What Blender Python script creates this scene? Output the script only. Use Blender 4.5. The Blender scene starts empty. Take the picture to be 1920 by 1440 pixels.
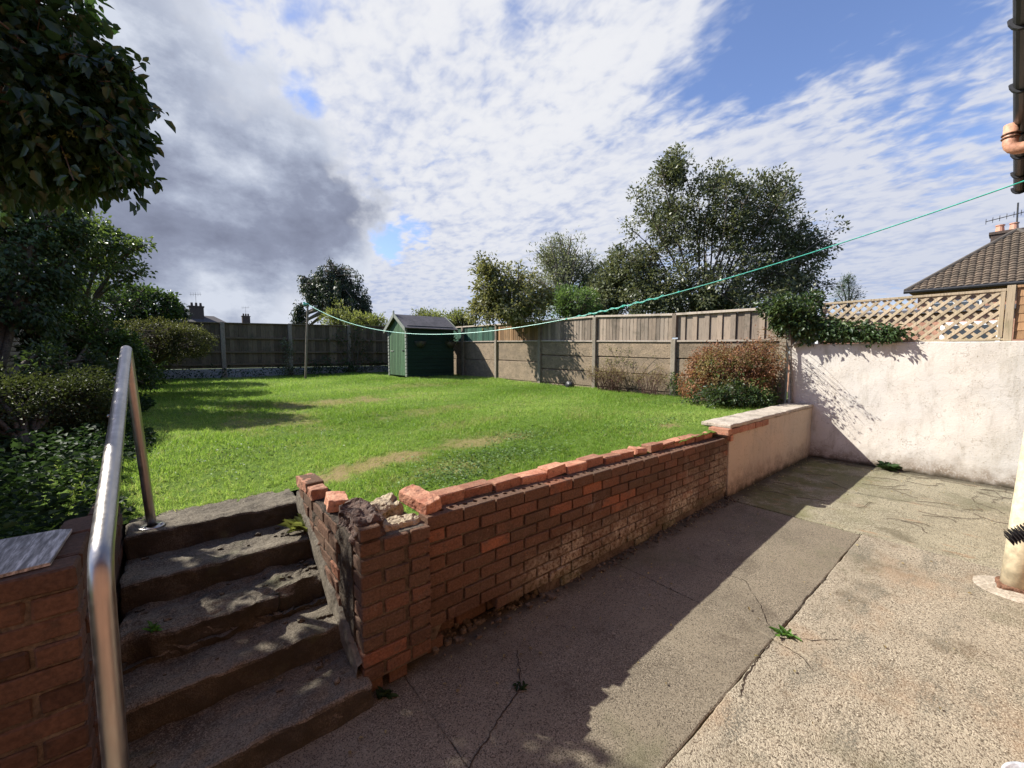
import bpy, bmesh, math, random
import numpy as np
from mathutils import Vector, noise as mnoise
R_ = math.radians
D = bpy.data
scene = bpy.context.scene
COL = scene.collection

# ---------------------------------------------------------------- camera
F_PX, PITCH, HEYE, AZ = 768.0, R_(4.2), 1.59, R_(50.7)
cam_d = D.cameras.new('camera'); cam = D.objects.new('camera', cam_d); COL.objects.link(cam)
cam_d.sensor_width = 36.0; cam_d.lens = 36.0*F_PX/1920.0
cam_d.clip_start = 0.02; cam_d.clip_end = 2000
cam.location = (0, 0, HEYE)
cam.rotation_euler = (R_(90)-PITCH, 0, AZ-R_(90))
scene.camera = cam
scene.render.resolution_x = 1024; scene.render.resolution_y = 768
FW = (math.cos(AZ), math.sin(AZ)); RT = (math.sin(AZ), -math.cos(AZ))
def ray(x, y):
    u = (x-960)/F_PX; v = (y-720)/F_PX
    h = math.cos(PITCH)-v*math.sin(PITCH); z = -(math.sin(PITCH)+v*math.cos(PITCH))
    return Vector((h*FW[0]+u*RT[0], h*FW[1]+u*RT[1], z)), h
def P(x, y, d):
    """measured image point at horizontal depth d -> world"""
    r, h = ray(x, y); t = d/h
    return Vector((r.x*t, r.y*t, HEYE+r.z*t))

# ---------------------------------------------------------------- light
SUN_DIR = Vector((-0.75, 0.95, 1.0)).normalized()          # towards the sun
sun_el = math.asin(SUN_DIR.z); sun_az = math.atan2(SUN_DIR.x, SUN_DIR.y)
sl = D.lights.new('sun', 'SUN'); so = D.objects.new('sun', sl); COL.objects.link(so)
sl.energy = 5.0; sl.angle = R_(0.5); sl.color = (1.0, 0.95, 0.87)
so.rotation_euler = SUN_DIR.to_track_quat('Z', 'Y').to_euler(); so.location = (-6, 8, 12)

scene.view_settings.view_transform = 'Standard'
scene.view_settings.look = 'None'
scene.view_settings.exposure = 0.98
scene.view_settings.gamma = 1.0
scene.cycles.max_bounces = 6
scene.cycles.caustics_reflective = False; scene.cycles.caustics_refractive = False

# ---------------------------------------------------------------- node helper
class G:
    def __init__(s, name=None, tree=None):
        if tree is None:
            s.m = D.materials.new(name); s.m.use_nodes = True; s.t = s.m.node_tree
        else:
            s.m = None; s.t = tree
        s.t.nodes.clear()
    def n(s, typ, ins=None, **kw):
        nd = s.t.nodes.new(typ)
        for k, v in kw.items(): setattr(nd, k, v)
        for k, v in (ins or {}).items():
            sk = nd.inputs[k]
            if isinstance(v, bpy.types.NodeSocket): s.t.links.new(v, sk)
            else:
                if sk.type == 'RGBA' and len(v) == 3: v = (*v, 1)
                sk.default_value = v
        return nd
    def pos(s):
        if not hasattr(s, '_p'): s._p = s.n('ShaderNodeNewGeometry').outputs['Position']
        return s._p
    def scl(s, vec, v): return s.n('ShaderNodeMapping', {'Vector': vec, 'Scale': v}).outputs[0]
    def noise(s, scale, detail=4, rough=.55, vec=None, dist=0.0):
        return s.n('ShaderNodeTexNoise', {'Vector': vec if vec is not None else s.pos(), 'Scale': scale, 'Detail': detail, 'Roughness': rough, 'Distortion': dist}).outputs[0]
    def vor(s, scale, vec=None, out='Distance', feature='F1'):
        return s.n('ShaderNodeTexVoronoi', {'Vector': vec if vec is not None else s.pos(), 'Scale': scale}, feature=feature).outputs[out]
    def ramp(s, fac, stops, interp='LINEAR'):
        r = s.n('ShaderNodeValToRGB', {0: fac}); cr = r.color_ramp; cr.interpolation = interp
        while len(cr.elements) < len(stops): cr.elements.new(0.5)
        for e, (p, c) in zip(cr.elements, stops):
            e.position = p
            if isinstance(c, (int, float)): c = (c, c, c)
            e.color = (*c[:3], 1)
        return r.outputs[0]
    def mix(s, fac, a, b, mode='MIX'):
        nd = s.n('ShaderNodeMix', data_type='RGBA', blend_type=mode)
        for i, v in ((0, fac), (6, a), (7, b)):
            if isinstance(v, bpy.types.NodeSocket): s.t.links.new(v, nd.inputs[i])
            else: nd.inputs[i].default_value = v if i == 0 else (*v[:3], 1)
        return nd.outputs[2]
    def math(s, op, a, b=None, c=None, clamp=False):
        nd = s.n('ShaderNodeMath', operation=op, use_clamp=clamp)
        for i, v in enumerate((a, b, c)):
            if v is None: continue
            if isinstance(v, bpy.types.NodeSocket): s.t.links.new(v, nd.inputs[i])
            else: nd.inputs[i].default_value = v
        return nd.outputs[0]
    def ss(s, v, a, b, lo=0.0, hi=1.0):
        nd = s.n('ShaderNodeMapRange', {'Value': v, 'From Min': a, 'From Max': b, 'To Min': lo, 'To Max': hi}, interpolation_type='SMOOTHSTEP')
        return nd.outputs[0]
    def xyz(s, vec=None):
        return s.n('ShaderNodeSeparateXYZ', {0: vec if vec is not None else s.pos()}).outputs
    def attr(s, name='rnd'): return s.n('ShaderNodeAttribute', attribute_name=name).outputs['Fac']
    def bump(s, h, strength=.5, dist=.01, normal=None):
        ins = {'Height': h, 'Strength': strength, 'Distance': dist}
        if normal is not None: ins['Normal'] = normal
        return s.n('ShaderNodeBump', ins).outputs[0]
    def finish(s, color, rough=.8, normal=None, metallic=0.0, spec=.3, transl=0.0, tcol=None):
        ins = {'Base Color': color, 'Roughness': rough, 'Metallic': metallic, 'Specular IOR Level': spec}
        if normal is not None: ins['Normal'] = normal
        b = s.n('ShaderNodeBsdfPrincipled', ins).outputs[0]
        if transl:
            t = s.n('ShaderNodeBsdfTranslucent', {'Color': tcol if tcol is not None else color}).outputs[0]
            b = s.n('ShaderNodeMixShader', {0: transl, 1: b, 2: t}).outputs[0]
        s.n('ShaderNodeOutputMaterial', {'Surface': b})
        return s.m

# ---------------------------------------------------------------- world: sky with real directions for the clouds
world = D.worlds.new('World'); scene.world = world; world.use_nodes = True
g = G(tree=world.node_tree)
dirv = g.n('ShaderNodeTexCoord').outputs['Generated']
sky = g.n('ShaderNodeTexSky', sky_type='NISHITA', sun_disc=False, sun_elevation=sun_el, sun_rotation=sun_az, dust_density=.6, ozone_density=2.2)
dx, dy, dz = g.xyz(dirv)
zz = g.math('ADD', g.math('MAXIMUM', dz, 0.0), 0.14)
pl = g.n('ShaderNodeCombineXYZ', {0: g.math('DIVIDE', dx, zz), 1: g.math('DIVIDE', dy, zz), 2: 0.0}).outputs[0]
def lobe(x, y, w):
    """soft mask round the sky direction measured at a photo point; w = half-width in degrees"""
    r, _ = ray(x, y); r = r.normalized()
    dp = g.n('ShaderNodeVectorMath', {0: dirv, 1: (r.x, r.y, r.z)}, operation='DOT_PRODUCT').outputs['Value']
    return g.ss(dp, math.cos(R_(w)), 1.0)
def addm(*a):
    r = a[0]
    for b in a[1:]: r = g.math('ADD', r, b)
    return r
def mul(a, b): return g.math('MULTIPLY', a, b)
# high rippled sheet
def mapped(rz, sc): return g.n('ShaderNodeMapping', {'Vector': pl, 'Rotation': (0, 0, R_(rz)), 'Scale': sc}).outputs[0]
big = g.noise(0.9, 5, .6, mapped(-14, (1.0, .45, 1)), .35)
streak = g.noise(3.0, 6, .62, mapped(-22, (1.0, .30, 1)), .5)
rip = g.noise(17, 3, .55, mapped(35, (1.0, .75, 1)), .3)
rip2 = g.noise(7, 4, .6, mapped(20, (1.0, .7, 1)), .3)
cover = addm(mul(big, .8), mul(streak, .85), mul(mul(rip, .80), g.ss(big, .30, .62, .35, 1.25)), mul(rip2, .60), -1.36)
cover = addm(cover, mul(lobe(950, 150, 40), .42), mul(lobe(760, 360, 26), .22), mul(lobe(1650, 20, 16), -.55), mul(lobe(1880, 60, 14), -.20), mul(lobe(1350, 160, 10), -.30),
             mul(lobe(692, 466, 5), -.9), mul(lobe(765, 458, 5), -.75), mul(lobe(560, 200, 4), -.45), mul(lobe(1780, 330, 24), .42), mul(lobe(1480, 330, 14), .12), mul(lobe(1250, 430, 16), .2), mul(lobe(770, 550, 9), .55), mul(lobe(640, 560, 10), .5))
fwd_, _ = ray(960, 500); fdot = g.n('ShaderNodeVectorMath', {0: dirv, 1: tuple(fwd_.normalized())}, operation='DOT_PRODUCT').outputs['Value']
cover = addm(cover, g.ss(fdot, .30, -.15, 0.0, -.75))      # cloud taken out of the unseen sky behind the camera to deepen shade
cv = g.ss(cover, -.04, .52)
shade = g.ramp(addm(mul(streak, .55), mul(rip, .75), mul(rip2, .45), mul(cv, .10), -.38), [(.34, (.42, .50, .74)), (.50, (.58, .64, .82)), (.66, (.74, .77, .87))])
low = g.ss(dz, .34, .04)
shade = g.mix(mul(low, .40), shade, (.50, .57, .74))
glow = mul(lobe(900, -20, 40), g.ss(addm(mul(streak, .4), mul(rip2, .3), mul(rip, .3)), .38, .60, .15, 1.0))
shade = g.mix(glow, shade, (.90, .91, .95))
# low dark cumulus bank on the left
wn = g.n('ShaderNodeTexNoise', {'Vector': dirv, 'Scale': 3.2, 'Detail': 6, 'Roughness': .58}).outputs[1]
warp = g.n('ShaderNodeVectorMath', {0: g.n('ShaderNodeVectorMath', {0: wn, 1: (.5, .5, .5)}, operation='SUBTRACT').outputs[0], 'Scale': .44}, operation='SCALE').outputs[0]
dir0 = dirv; dirv = g.n('ShaderNodeVectorMath', {0: g.n('ShaderNodeVectorMath', {0: dirv, 1: warp}, operation='ADD').outputs[0]}, operation='NORMALIZE').outputs[0]
dn1 = g.noise(1.5, 7, .62, g.scl(pl, (1, 1, 1)), .3); dn2 = g.noise(4.6, 8, .60, g.scl(dir0, (1, 1, 1.25)), .0)
dn3 = g.noise(9.0, 6, .6, g.scl(dir0, (1, 1, 1.7)), .0)
dm = addm(mul(lobe(250, 380, 34), 1.15), mul(lobe(590, 430, 13), .65), mul(lobe(60, 560, 26), .5), mul(dn1, .35), mul(dn2, 1.3), mul(dn3, .7), mul(lobe(820, 60, 26), -.55), mul(lobe(700, 600, 14), -.30), mul(lobe(480, 575, 9), -.30), mul(lobe(620, 590, 10), -.25), -1.36)
dirv = dir0
dmask = g.ss(dm, .02, .42)
dcol = g.ramp(addm(mul(dn2, 1.2), mul(dn3, 1.0), -.78, mul(dn1, .30), mul(lobe(380, 40, 22), .28), mul(lobe(430, 420, 19), -.22), mul(lobe(450, 610, 11), .42), mul(lobe(700, 600, 14), .35)), [(.16, (.225, .25, .345)), (.42, (.30, .335, .45)), (.62, (.44, .49, .62)), (.88, (.70, .75, .86))])
edge = mul(g.ss(dm, .02, .14), g.ss(addm(dm, mul(dn3, .9), -.45), .80, .20))
dcol = g.mix(mul(edge, .60), dcol, (.86, .89, .96))
hz = mul(g.ss(dz, .16, .0), .6)
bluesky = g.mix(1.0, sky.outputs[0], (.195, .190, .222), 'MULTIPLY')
bluesky = g.mix(hz, bluesky, (.50, .60, .80))
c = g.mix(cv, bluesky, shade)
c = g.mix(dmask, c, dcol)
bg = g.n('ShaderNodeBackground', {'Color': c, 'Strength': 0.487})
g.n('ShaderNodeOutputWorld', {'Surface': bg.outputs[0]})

# ---------------------------------------------------------------- mesh helpers
class MB:
    def __init__(s): s.v = []; s.f = []; s.r = []; s.mi = []
    def add(s, vs, fs, rnd=None, mi=0):
        b = len(s.v); s.v.extend(tuple(p) for p in vs)
        if rnd is None: rnd = random.random()
        for f in fs: s.f.append(tuple(i+b for i in f)); s.r.append(rnd); s.mi.append(mi)
    def build(s, name, mats, parent=None, smooth=False):
        me = D.meshes.new(name); off = parent_world(parent) if parent else Vector()
        if not isinstance(mats, (list, tuple)): mats = [mats]
        me.from_pydata([(x-off.x, y-off.y, z-off.z) for x, y, z in s.v], [], s.f)
        for m in mats: me.materials.append(m)
        a = me.attributes.new('rnd', 'FLOAT', 'FACE'); a.data.foreach_set('value', np.array(s.r, 'f'))
        me.polygons.foreach_set('material_index', np.array(s.mi, 'i'))
        if smooth: me.polygons.foreach_set('use_smooth', np.ones(len(s.f), bool))
        me.update()
        o = D.objects.new(name, me); COL.objects.link(o)
        if parent: o.parent = parent
        return o
def parent_world(p):
    v = Vector(p.location)
    while p.parent: p = p.parent; v += Vector(p.location)
    return v
def tag(o, label=None, cat=None, group=None, kind=None):
    if label: o['label'] = label
    if cat: o['category'] = cat
    if group: o['group'] = group
    if kind: o['kind'] = kind
    return o
def rebase(o, loc):
    """move a single-mesh thing's origin to its base"""
    loc = Vector(loc); o.data.transform(__import__('mathutils').Matrix.Translation(-loc)); o.location = loc; return o
def thing(name, label, cat, loc=(0, 0, 0), group=None):
    o = D.objects.new(name, None); COL.objects.link(o); o.location = loc; o.empty_display_size = .2
    return tag(o, label, cat, group)
def cbox(mb, c, s, ch=.003, rz=0.0, rx=0.0, ry=0.0, rnd=None, mi=0, jit=0.0):
    """chamfered box; c centre, s full size"""
    hx, hy, hz = s[0]/2, s[1]/2, s[2]/2; ch = min(ch, hx*.6, hy*.6, hz*.6)
    vs = []; idx = {}
    for sx in (-1, 1):
        for sy in (-1, 1):
            for sz in (-1, 1):
                for ax in range(3):
                    p = [sx*(hx-ch), sy*(hy-ch), sz*(hz-ch)]
                    p[ax] = (sx*hx, sy*hy, sz*hz)[ax]
                    idx[(sx, sy, sz, ax)] = len(vs); vs.append(Vector(p))
    if jit:
        vs = [v+Vector((random.uniform(-jit, jit), random.uniform(-jit, jit), random.uniform(-jit, jit))) for v in vs]
    fs = []
    q = lambda *k: fs.append(tuple(idx[i] for i in k))
    for ax in range(3):
        o1, o2 = [(1, 2), (2, 0), (0, 1)][ax]
        for sg in (-1, 1):
            k = []
            for a, b in ((-1, -1), (1, -1), (1, 1), (-1, 1)):
                t = [0, 0, 0]; t[ax] = sg; t[o1] = a; t[o2] = b; k.append((*t, ax))
            if sg < 0: k = k[::-1]
            q(*k)
        # edges parallel to axis ax
        for a in (-1, 1):
            for b in (-1, 1):
                t0 = [0, 0, 0]; t0[ax] = -1; t0[o1] = a; t0[o2] = b; t1 = list(t0); t1[ax] = 1
                k = [(*t0, o1), (*t1, o1), (*t1, o2), (*t0, o2)]
                if a*b > 0: k = k[::-1]
                q(*k)
    for sx in (-1, 1):
        for sy in (-1, 1):
            for sz in (-1, 1):
                k = [(sx, sy, sz, 0), (sx, sy, sz, 1), (sx, sy, sz, 2)]
                if sx*sy*sz < 0: k = k[::-1]
                q(*k)
    from mathutils import Euler
    m = Euler((rx, ry, rz)).to_matrix(); c = Vector(c)
    mb.add([m@v+c for v in vs], fs, rnd, mi)
def box2(mb, a, b, **k):
    cbox(mb, [(a[i]+b[i])/2 for i in range(3)], [abs(b[i]-a[i]) for i in range(3)], **k)
def rough_box(mb, a, b, seg=.03, r=.012, amp=.006, fr=9.0, seed=0, chip=None, rnd=None):
    """rounded, noise-worn block"""
    a = Vector(a); b = Vector(b); c = (a+b)/2; h = (b-a)/2
    r = min(r, h.x*.45, h.y*.45, h.z*.45)
    def surf(p):
        q = p-c; inner = Vector([max(-(h[i]-r), min(h[i]-r, q[i])) for i in range(3)])
        d = q-inner
        if d.length > 1e-9: d = d.normalized()*r
        w = c+inner+d
        nz = Vector((mnoise.fractal(w*fr+Vector((seed, 1, 2)), 1, 2, 3), mnoise.fractal(w*fr+Vector((7, seed, 3)), 1, 2, 3), mnoise.fractal(w*fr+Vector((5, 9, seed)), 1, 2, 3)))
        w = w+nz*amp
        if chip: w = chip(w)
        return w
    for ax in range(3):
        o1, o2 = [(1, 2), (2, 0), (0, 1)][ax]
        n1 = max(1, min(60, int(2*h[o1]/seg)))+2; n2 = max(1, min(60, int(2*h[o2]/seg)))+2
        def par(n, hh):
            # extra loops near the edges
            return [-hh, -hh+min(r, hh*.5)]+[-hh+r+(2*hh-2*r)*i/(n-2) for i in range(1, n-2)]+[hh-min(r, hh*.5), hh]
        l1 = par(n1, h[o1]); l2 = par(n2, h[o2])
        for sg in (-1, 1):
            vs = []
            for u in l1:
                for v in l2:
                    p = Vector(c); p[ax] += sg*h[ax]; p[o1] += u; p[o2] += v; vs.append(surf(p))
            m = len(l2); fs = []
            for i in range(len(l1)-1):
                for j in range(m-1):
                    f = (i*m+j, (i+1)*m+j, (i+1)*m+j+1, i*m+j+1)
                    fs.append(f if sg > 0 else f[::-1])
            mb.add(vs, fs, rnd if rnd is not None else .5)
def tube(mb, pts, rad, n=10, caps=True, rnd=None, mi=0, closed=False):
    pts = [Vector(p) for p in pts]
    if isinstance(rad, (int, float)): rad = [rad]*len(pts)
    vs = []; prev = None
    for i, p in enumerate(pts):
        t = (pts[min(i+1, len(pts)-1)]-pts[max(i-1, 0)])
        if t.length < 1e-9: t = Vector((0, 0, 1))
        t.normalize()
        if prev is None:
            a = Vector((0, 0, 1)) if abs(t.z) < .9 else Vector((1, 0, 0))
            u = t.cross(a).normalized()
        else:
            u = (prev-t*prev.dot(t)); u = u.normalized() if u.length > 1e-6 else t.orthogonal().normalized()
        prev = u; w = t.cross(u)
        for k in range(n):
            an = 2*math.pi*k/n; vs.append(p+(u*math.cos(an)+w*math.sin(an))*rad[i])
    fs = []
    for i in range(len(pts)-1):
        for k in range(n):
            k2 = (k+1) % n; fs.append((i*n+k, i*n+k2, (i+1)*n+k2, (i+1)*n+k))
    if caps:
        fs.append(tuple(range(n))[::-1]); fs.append(tuple((len(pts)-1)*n+k for k in range(n)))
    mb.add(vs, fs, rnd, mi)
def lathe(mb, prof, c, n=24, rnd=None, mi=0):
    vs = []; c = Vector(c)
    for r, z in prof:
        for k in range(n): vs.append(c+Vector((r*math.cos(2*math.pi*k/n), r*math.sin(2*math.pi*k/n), z)))
    fs = [(i*n+k, i*n+(k+1) % n, (i+1)*n+(k+1) % n, (i+1)*n+k) for i in range(len(prof)-1) for k in range(n)]
    mb.add(vs, fs, rnd, mi)
def bez(pts, n=12):
    """Catmull-Rom through pts"""
    pts = [Vector(p) for p in pts]; out = []
    for i in range(len(pts)-1):
        p0 = pts[max(i-1, 0)]; p1 = pts[i]; p2 = pts[i+1]; p3 = pts[min(i+2, len(pts)-1)]
        for k in range(n):
            t = k/n; out.append(.5*((2*p1)+(p2-p0)*t+(2*p0-5*p1+4*p2-p3)*t*t+(3*p1-p0-3*p2+p3)*t**3))
    out.append(pts[-1]); return out

# ---------------------------------------------------------------- leaves
def norm(a): return a/np.maximum(np.linalg.norm(a, axis=1, keepdims=True), 1e-9)
def leaf_mesh(name, pos, axis, size, mat, parent=None, kind='oval', width=.5, seed=0, nrm=None, rnd=None):
    rg = np.random.default_rng(seed); n = len(pos)
    axis = norm(axis)
    if nrm is None: nrm = rg.normal(size=(n, 3))
    side = norm(np.cross(axis, nrm)); up = np.cross(side, axis)
    L = size[:, None]; W = L*width*.5
    if kind == 'oval':
        fold = .18; T = [(0, 0, 0), (.32, 1, fold), (.72, .72, fold*.6), (1, 0, -.12), (.72, -.72, fold*.6), (.32, -1, fold)]
        F = [(0, 3, 2, 1), (0, 5, 4, 3)]
    elif kind == 'ivy':
        T = [(0, 0, 0), (.05, .8, .1), (.42, 1.0, .14), (.62, .55, .08), (1, 0, -.15), (.62, -.55, .08), (.42, -1.0, .14), (.05, -.8, .1)]
        F = [(0, 4, 3, 2, 1), (0, 7, 6, 5, 4)]
    elif kind == 'blade':
        T = [(0, .5, 0), (0, -.5, 0), (.55, -.45, .0), (.55, .45, .0), (1, 0, .25)]
        F = [(0, 1, 2, 3), (3, 2, 4)]
    else:
        T = [(0, 0, 0), (.45, 1, .12), (1, 0, 0), (.45, -1, .12)]
        F = [(0, 3, 2, 1)]
    k = len(T); V = np.empty((n, k, 3))
    for j, (a, b, c) in enumerate(T): V[:, j] = pos+axis*(L*a)+side*(W*b)+up*(L*c)
    off = np.array(parent_world(parent)) if parent else np.zeros(3)
    V = (V.reshape(-1, 3)-off).astype('f')
    lt = np.array([len(f) for f in F]); flat = np.concatenate([np.array(f) for f in F])
    loops = (np.arange(n)[:, None]*k+flat[None]).ravel().astype('i')
    tot = np.tile(lt, n); start = np.concatenate([[0], np.cumsum(tot)[:-1]])
    me = D.meshes.new(name); me.vertices.add(len(V)); me.vertices.foreach_set('co', V.ravel())
    me.loops.add(len(loops)); me.loops.foreach_set('vertex_index', loops)
    me.polygons.add(len(tot)); me.polygons.foreach_set('loop_start', start.astype('i')); me.polygons.foreach_set('loop_total', tot.astype('i'))
    me.update(calc_edges=True); me.materials.append(mat)
    if rnd is None: rnd = rg.random(n)
    a = me.attributes.new('rnd', 'FLOAT', 'FACE'); a.data.foreach_set('value', np.repeat(rnd, len(F)).astype('f'))
    o = D.objects.new(name, me); COL.objects.link(o)
    if parent: o.parent = parent
    return o
def clusters(ells, n, seed, shell=.6, wob=.3, zmin=-9, wfr=1.6):
    """points in a union of ellipsoids with an uneven outline; ells = (centre, radii, weight)"""
    rg = random.Random(seed); out = []; w = [e[2] for e in ells]; tries = 0
    while len(out) < n and tries < n*30:
        tries += 1
        c, r, _ = rg.choices(ells, w)[0]
        u = Vector((rg.gauss(0, 1), rg.gauss(0, 1), rg.gauss(0, 1))).normalized()
        k = 1+wob*mnoise.noise(u*wfr+Vector((seed*.37, c[0], c[2])))*1.6
        s = (shell+(1-shell)*rg.random()) if shell < 1 else 1
        p = Vector(c)+Vector((u.x*r[0], u.y*r[1], u.z*r[2]))*(k*s)
        if p.z < zmin: continue
        out.append(p)
    return out
def cloud(cl, k, cr, size, seed, center=None, droop=.3, outw=.6, flat=1.0, sizevar=.35):
    rg = np.random.default_rng(seed); C = np.array([tuple(p) for p in cl]); n = len(C)
    Q = np.repeat(C, k, 0); d = rg.normal(size=(n*k, 3)); d = norm(d)*(rg.random((n*k, 1))**.45)*cr*rg.uniform(.55, 1.35, (n, 1)).repeat(k, 0)
    d[:, 2] *= flat
    pos = Q+d
    cc = np.array(center) if center is not None else C.mean(0)
    ax = norm(d)*.7+norm(pos-cc)*outw+rg.normal(size=(n*k, 3))*.45; ax[:, 2] -= droop
    sz = size*rg.uniform(1-sizevar, 1+sizevar, n*k)
    nr = rg.normal(size=(n*k, 3))*.8; nr[:, 2] += 1.0; nr += norm(pos-cc)*.5
    cr_ = np.repeat(rg.random(n), k)*.6+rg.random(n*k)*.4
    return pos, ax, sz, nr, cr_
def limbs(mb, base, cl, r0, seed, nmain=10, lift=.45, twig=.006, sides=7, sub=2):
    """main limbs from the base towards spread cluster points, and thin twigs to the rest"""
    rg = random.Random(seed); base = Vector(base); mains = []; cand = sorted(cl, key=lambda p: -(p-base).length)
    picks = []
    for p in cand:
        if all((p-q).length > .0 for q in picks) and all((p-base).angle(q-base) > .16 for q in picks): picks.append(p)
        if len(picks) >= nmain: break
    nodes = []
    for p in picks:
        d = p-base; m1 = base+d*.33+Vector((0, 0, 1))*d.length*lift*.25+Vector((rg.uniform(-1, 1), rg.uniform(-1, 1), 0))*d.length*.03
        m2 = base+d*.68+Vector((0, 0, 1))*d.length*lift*.20+Vector((rg.uniform(-1, 1), rg.uniform(-1, 1), 0))*d.length*.04
        pts = bez([base+Vector((rg.uniform(-1, 1), rg.uniform(-1, 1), 0))*r0*.6, m1, m2, p], 6)
        N = len(pts); tube(mb, pts, [r0*(1-i/(N-1))**.8*.8+twig for i in range(N)], sides)
        nodes += [(q, r0*(1-i/(N-1))) for i, q in enumerate(pts) if i > N*.25]
    for p in cl:
        if not nodes: break
        q, _ = min(nodes, key=lambda t: (t[0]-p).length+max(0, t[0].z-p.z)*.5)
        if (q-p).length < .05: continue
        mid = (q+p)/2+Vector((rg.uniform(-1, 1), rg.uniform(-1, 1), rg.uniform(0, 1.2)))*(q-p).length*.12
        tube(mb, [q, mid, p], [twig*1.8, twig*1.3, twig*.6], 4, caps=False)
# ---------------------------------------------------------------- materials
def leafmat(name, dark, mid, light, rough=.5, transl=.3, spec=.35):
    g = G(name); r = g.attr()
    c = g.ramp(r, [(0.0, dark), (.5, mid), (1.0, light)])
    n = g.noise(.9, 3, .5)
    hs = g.n('ShaderNodeHueSaturation', {'Hue': .5, 'Saturation': 1.0, 'Value': g.ss(n, .3, .7, .75, 1.25), 'Color': c}).outputs[0]
    return g.finish(hs, rough, spec=spec, transl=transl, tcol=g.mix(.35, hs, (light[0]*1.5, light[1]*1.6, light[2]*.8)))
def mottled(name, c1, c2, scale=3, c3=None, fine=60, rough=.85, bump=.3, bdist=.004, metallic=0, spec=.25, rndamt=0.0, stretch=(1, 1, 1)):
    g = G(name); v = g.scl(g.pos(), stretch)
    c = g.mix(g.ss(g.noise(scale, 5, .6, v), .32, .68), c1, c2)
    if c3 is not None: c = g.mix(g.ss(g.noise(scale*3.3, 5, .65, v), .52, .72), c, c3)
    f = g.noise(fine, 4, .6, v)
    val = g.ss(f, .25, .75, .72, 1.25)
    if rndamt: val = g.math('MULTIPLY', val, g.ss(g.attr(), 0, 1, 1-rndamt, 1+rndamt))
    c = g.n('ShaderNodeHueSaturation', {'Value': val, 'Color': c}).outputs[0]
    return g.finish(c, rough, g.bump(f, bump, bdist), metallic, spec)

def brick_material(name, stain=True):
    g = G(name); r = g.attr()
    c = g.ramp(r, [(0, (.082, .051, .034)), (.35, (.128, .070, .044)), (.6, (.100, .066, .044)), (.88, (.155, .078, .049)), (.95, (.20, .088, .052)), (1, (.25, .105, .058))])
    n1 = g.noise(14, 5, .65); c = g.mix(g.ss(n1, .45, .75), c, (.12, .075, .055))
    n2 = g.noise(90, 4, .7)
    c = g.n('ShaderNodeHueSaturation', {'Value': g.ss(n2, .25, .75, .7, 1.3), 'Color': c}).outputs[0]
    x, y, z = g.xyz()
    if stain:
        # remains of pale paint on the low courses of the long wall, green algae at the foot
        n3 = g.noise(5.5, 6, .7); n4 = g.noise(40, 4, .7)
        lowm = g.math('MULTIPLY', g.ss(g.math('ADD', z, g.math('MULTIPLY', n3, .40)), .62, .38), g.ss(x, 1.3, 2.1))
        upm = g.math('MULTIPLY', g.ss(g.math('ADD', z, g.math('MULTIPLY', n3, .5)), .86, .60), g.ss(x, 3.0, 4.3))
        pm = g.math('MULTIPLY', g.math('MAXIMUM', lowm, g.math('MULTIPLY', upm, .55)), g.math('MULTIPLY', g.ss(n4, .36, .60), g.ss(g.noise(1.7, 4, .6), .36, .56, .25, 1.0)))
        c = g.mix(g.math('MULTIPLY', pm, .95), c, (.46, .41, .31))
        al = g.math('MULTIPLY', g.ss(g.math('ADD', z, g.math('MULTIPLY', g.noise(5, 5, .7), .42)), .42, .20), g.ss(x, 1.2, 1.9))
        c = g.mix(g.math('MULTIPLY', al, .7), c, (.055, .065, .028))
    chips = g.ss(g.noise(26, 5, .75), .60, .70); c = g.mix(g.math('MULTIPLY', chips, .7), c, (.30, .17, .11)); c = g.mix(g.math('MULTIPLY', g.ss(g.noise(5, 6, .75), .55, .70), .6), c, (.075, .055, .04)); c = g.mix(g.math('MULTIPLY', g.ss(g.noise(3.5, 6, .8, None, .4), .60, .72), .45), c, (.30, .27, .22))
    h = g.math('ADD', g.math('ADD', g.noise(55, 5, .7), g.math('MULTIPLY', g.noise(12, 3), .9)), g.math('MULTIPLY', chips, -.5))
    return g.finish(c, .9, g.bump(h, 1.0, .009), spec=.15)
M = {}
M['brick'] = brick_material('weathered_brick'); M['brick_plain'] = brick_material('red_brick', False)
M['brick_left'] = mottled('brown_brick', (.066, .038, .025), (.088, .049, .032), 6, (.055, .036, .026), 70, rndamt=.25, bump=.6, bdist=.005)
M['orange_brick'] = mottled('terracotta_brick', (.30, .125, .075), (.38, .20, .125), 12, (.18, .10, .07), 90, rndamt=.3, bump=.6, bdist=.005)
M['mortar'] = mottled('old_mortar', (.065, .05, .036), (.13, .105, .078), 9, (.035, .028, .02), 70, bump=.9, bdist=.008)
M['burnt'] = mottled('blackened_brick', (.050, .032, .026), (.12, .075, .055), 14, (.20, .16, .13), 60, bump=1, bdist=.012)
M['rubble'] = mottled('broken_mortar', (.42, .345, .235), (.28, .22, .15), 16, (.14, .10, .06), 60, bump=1, bdist=.012)
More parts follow.
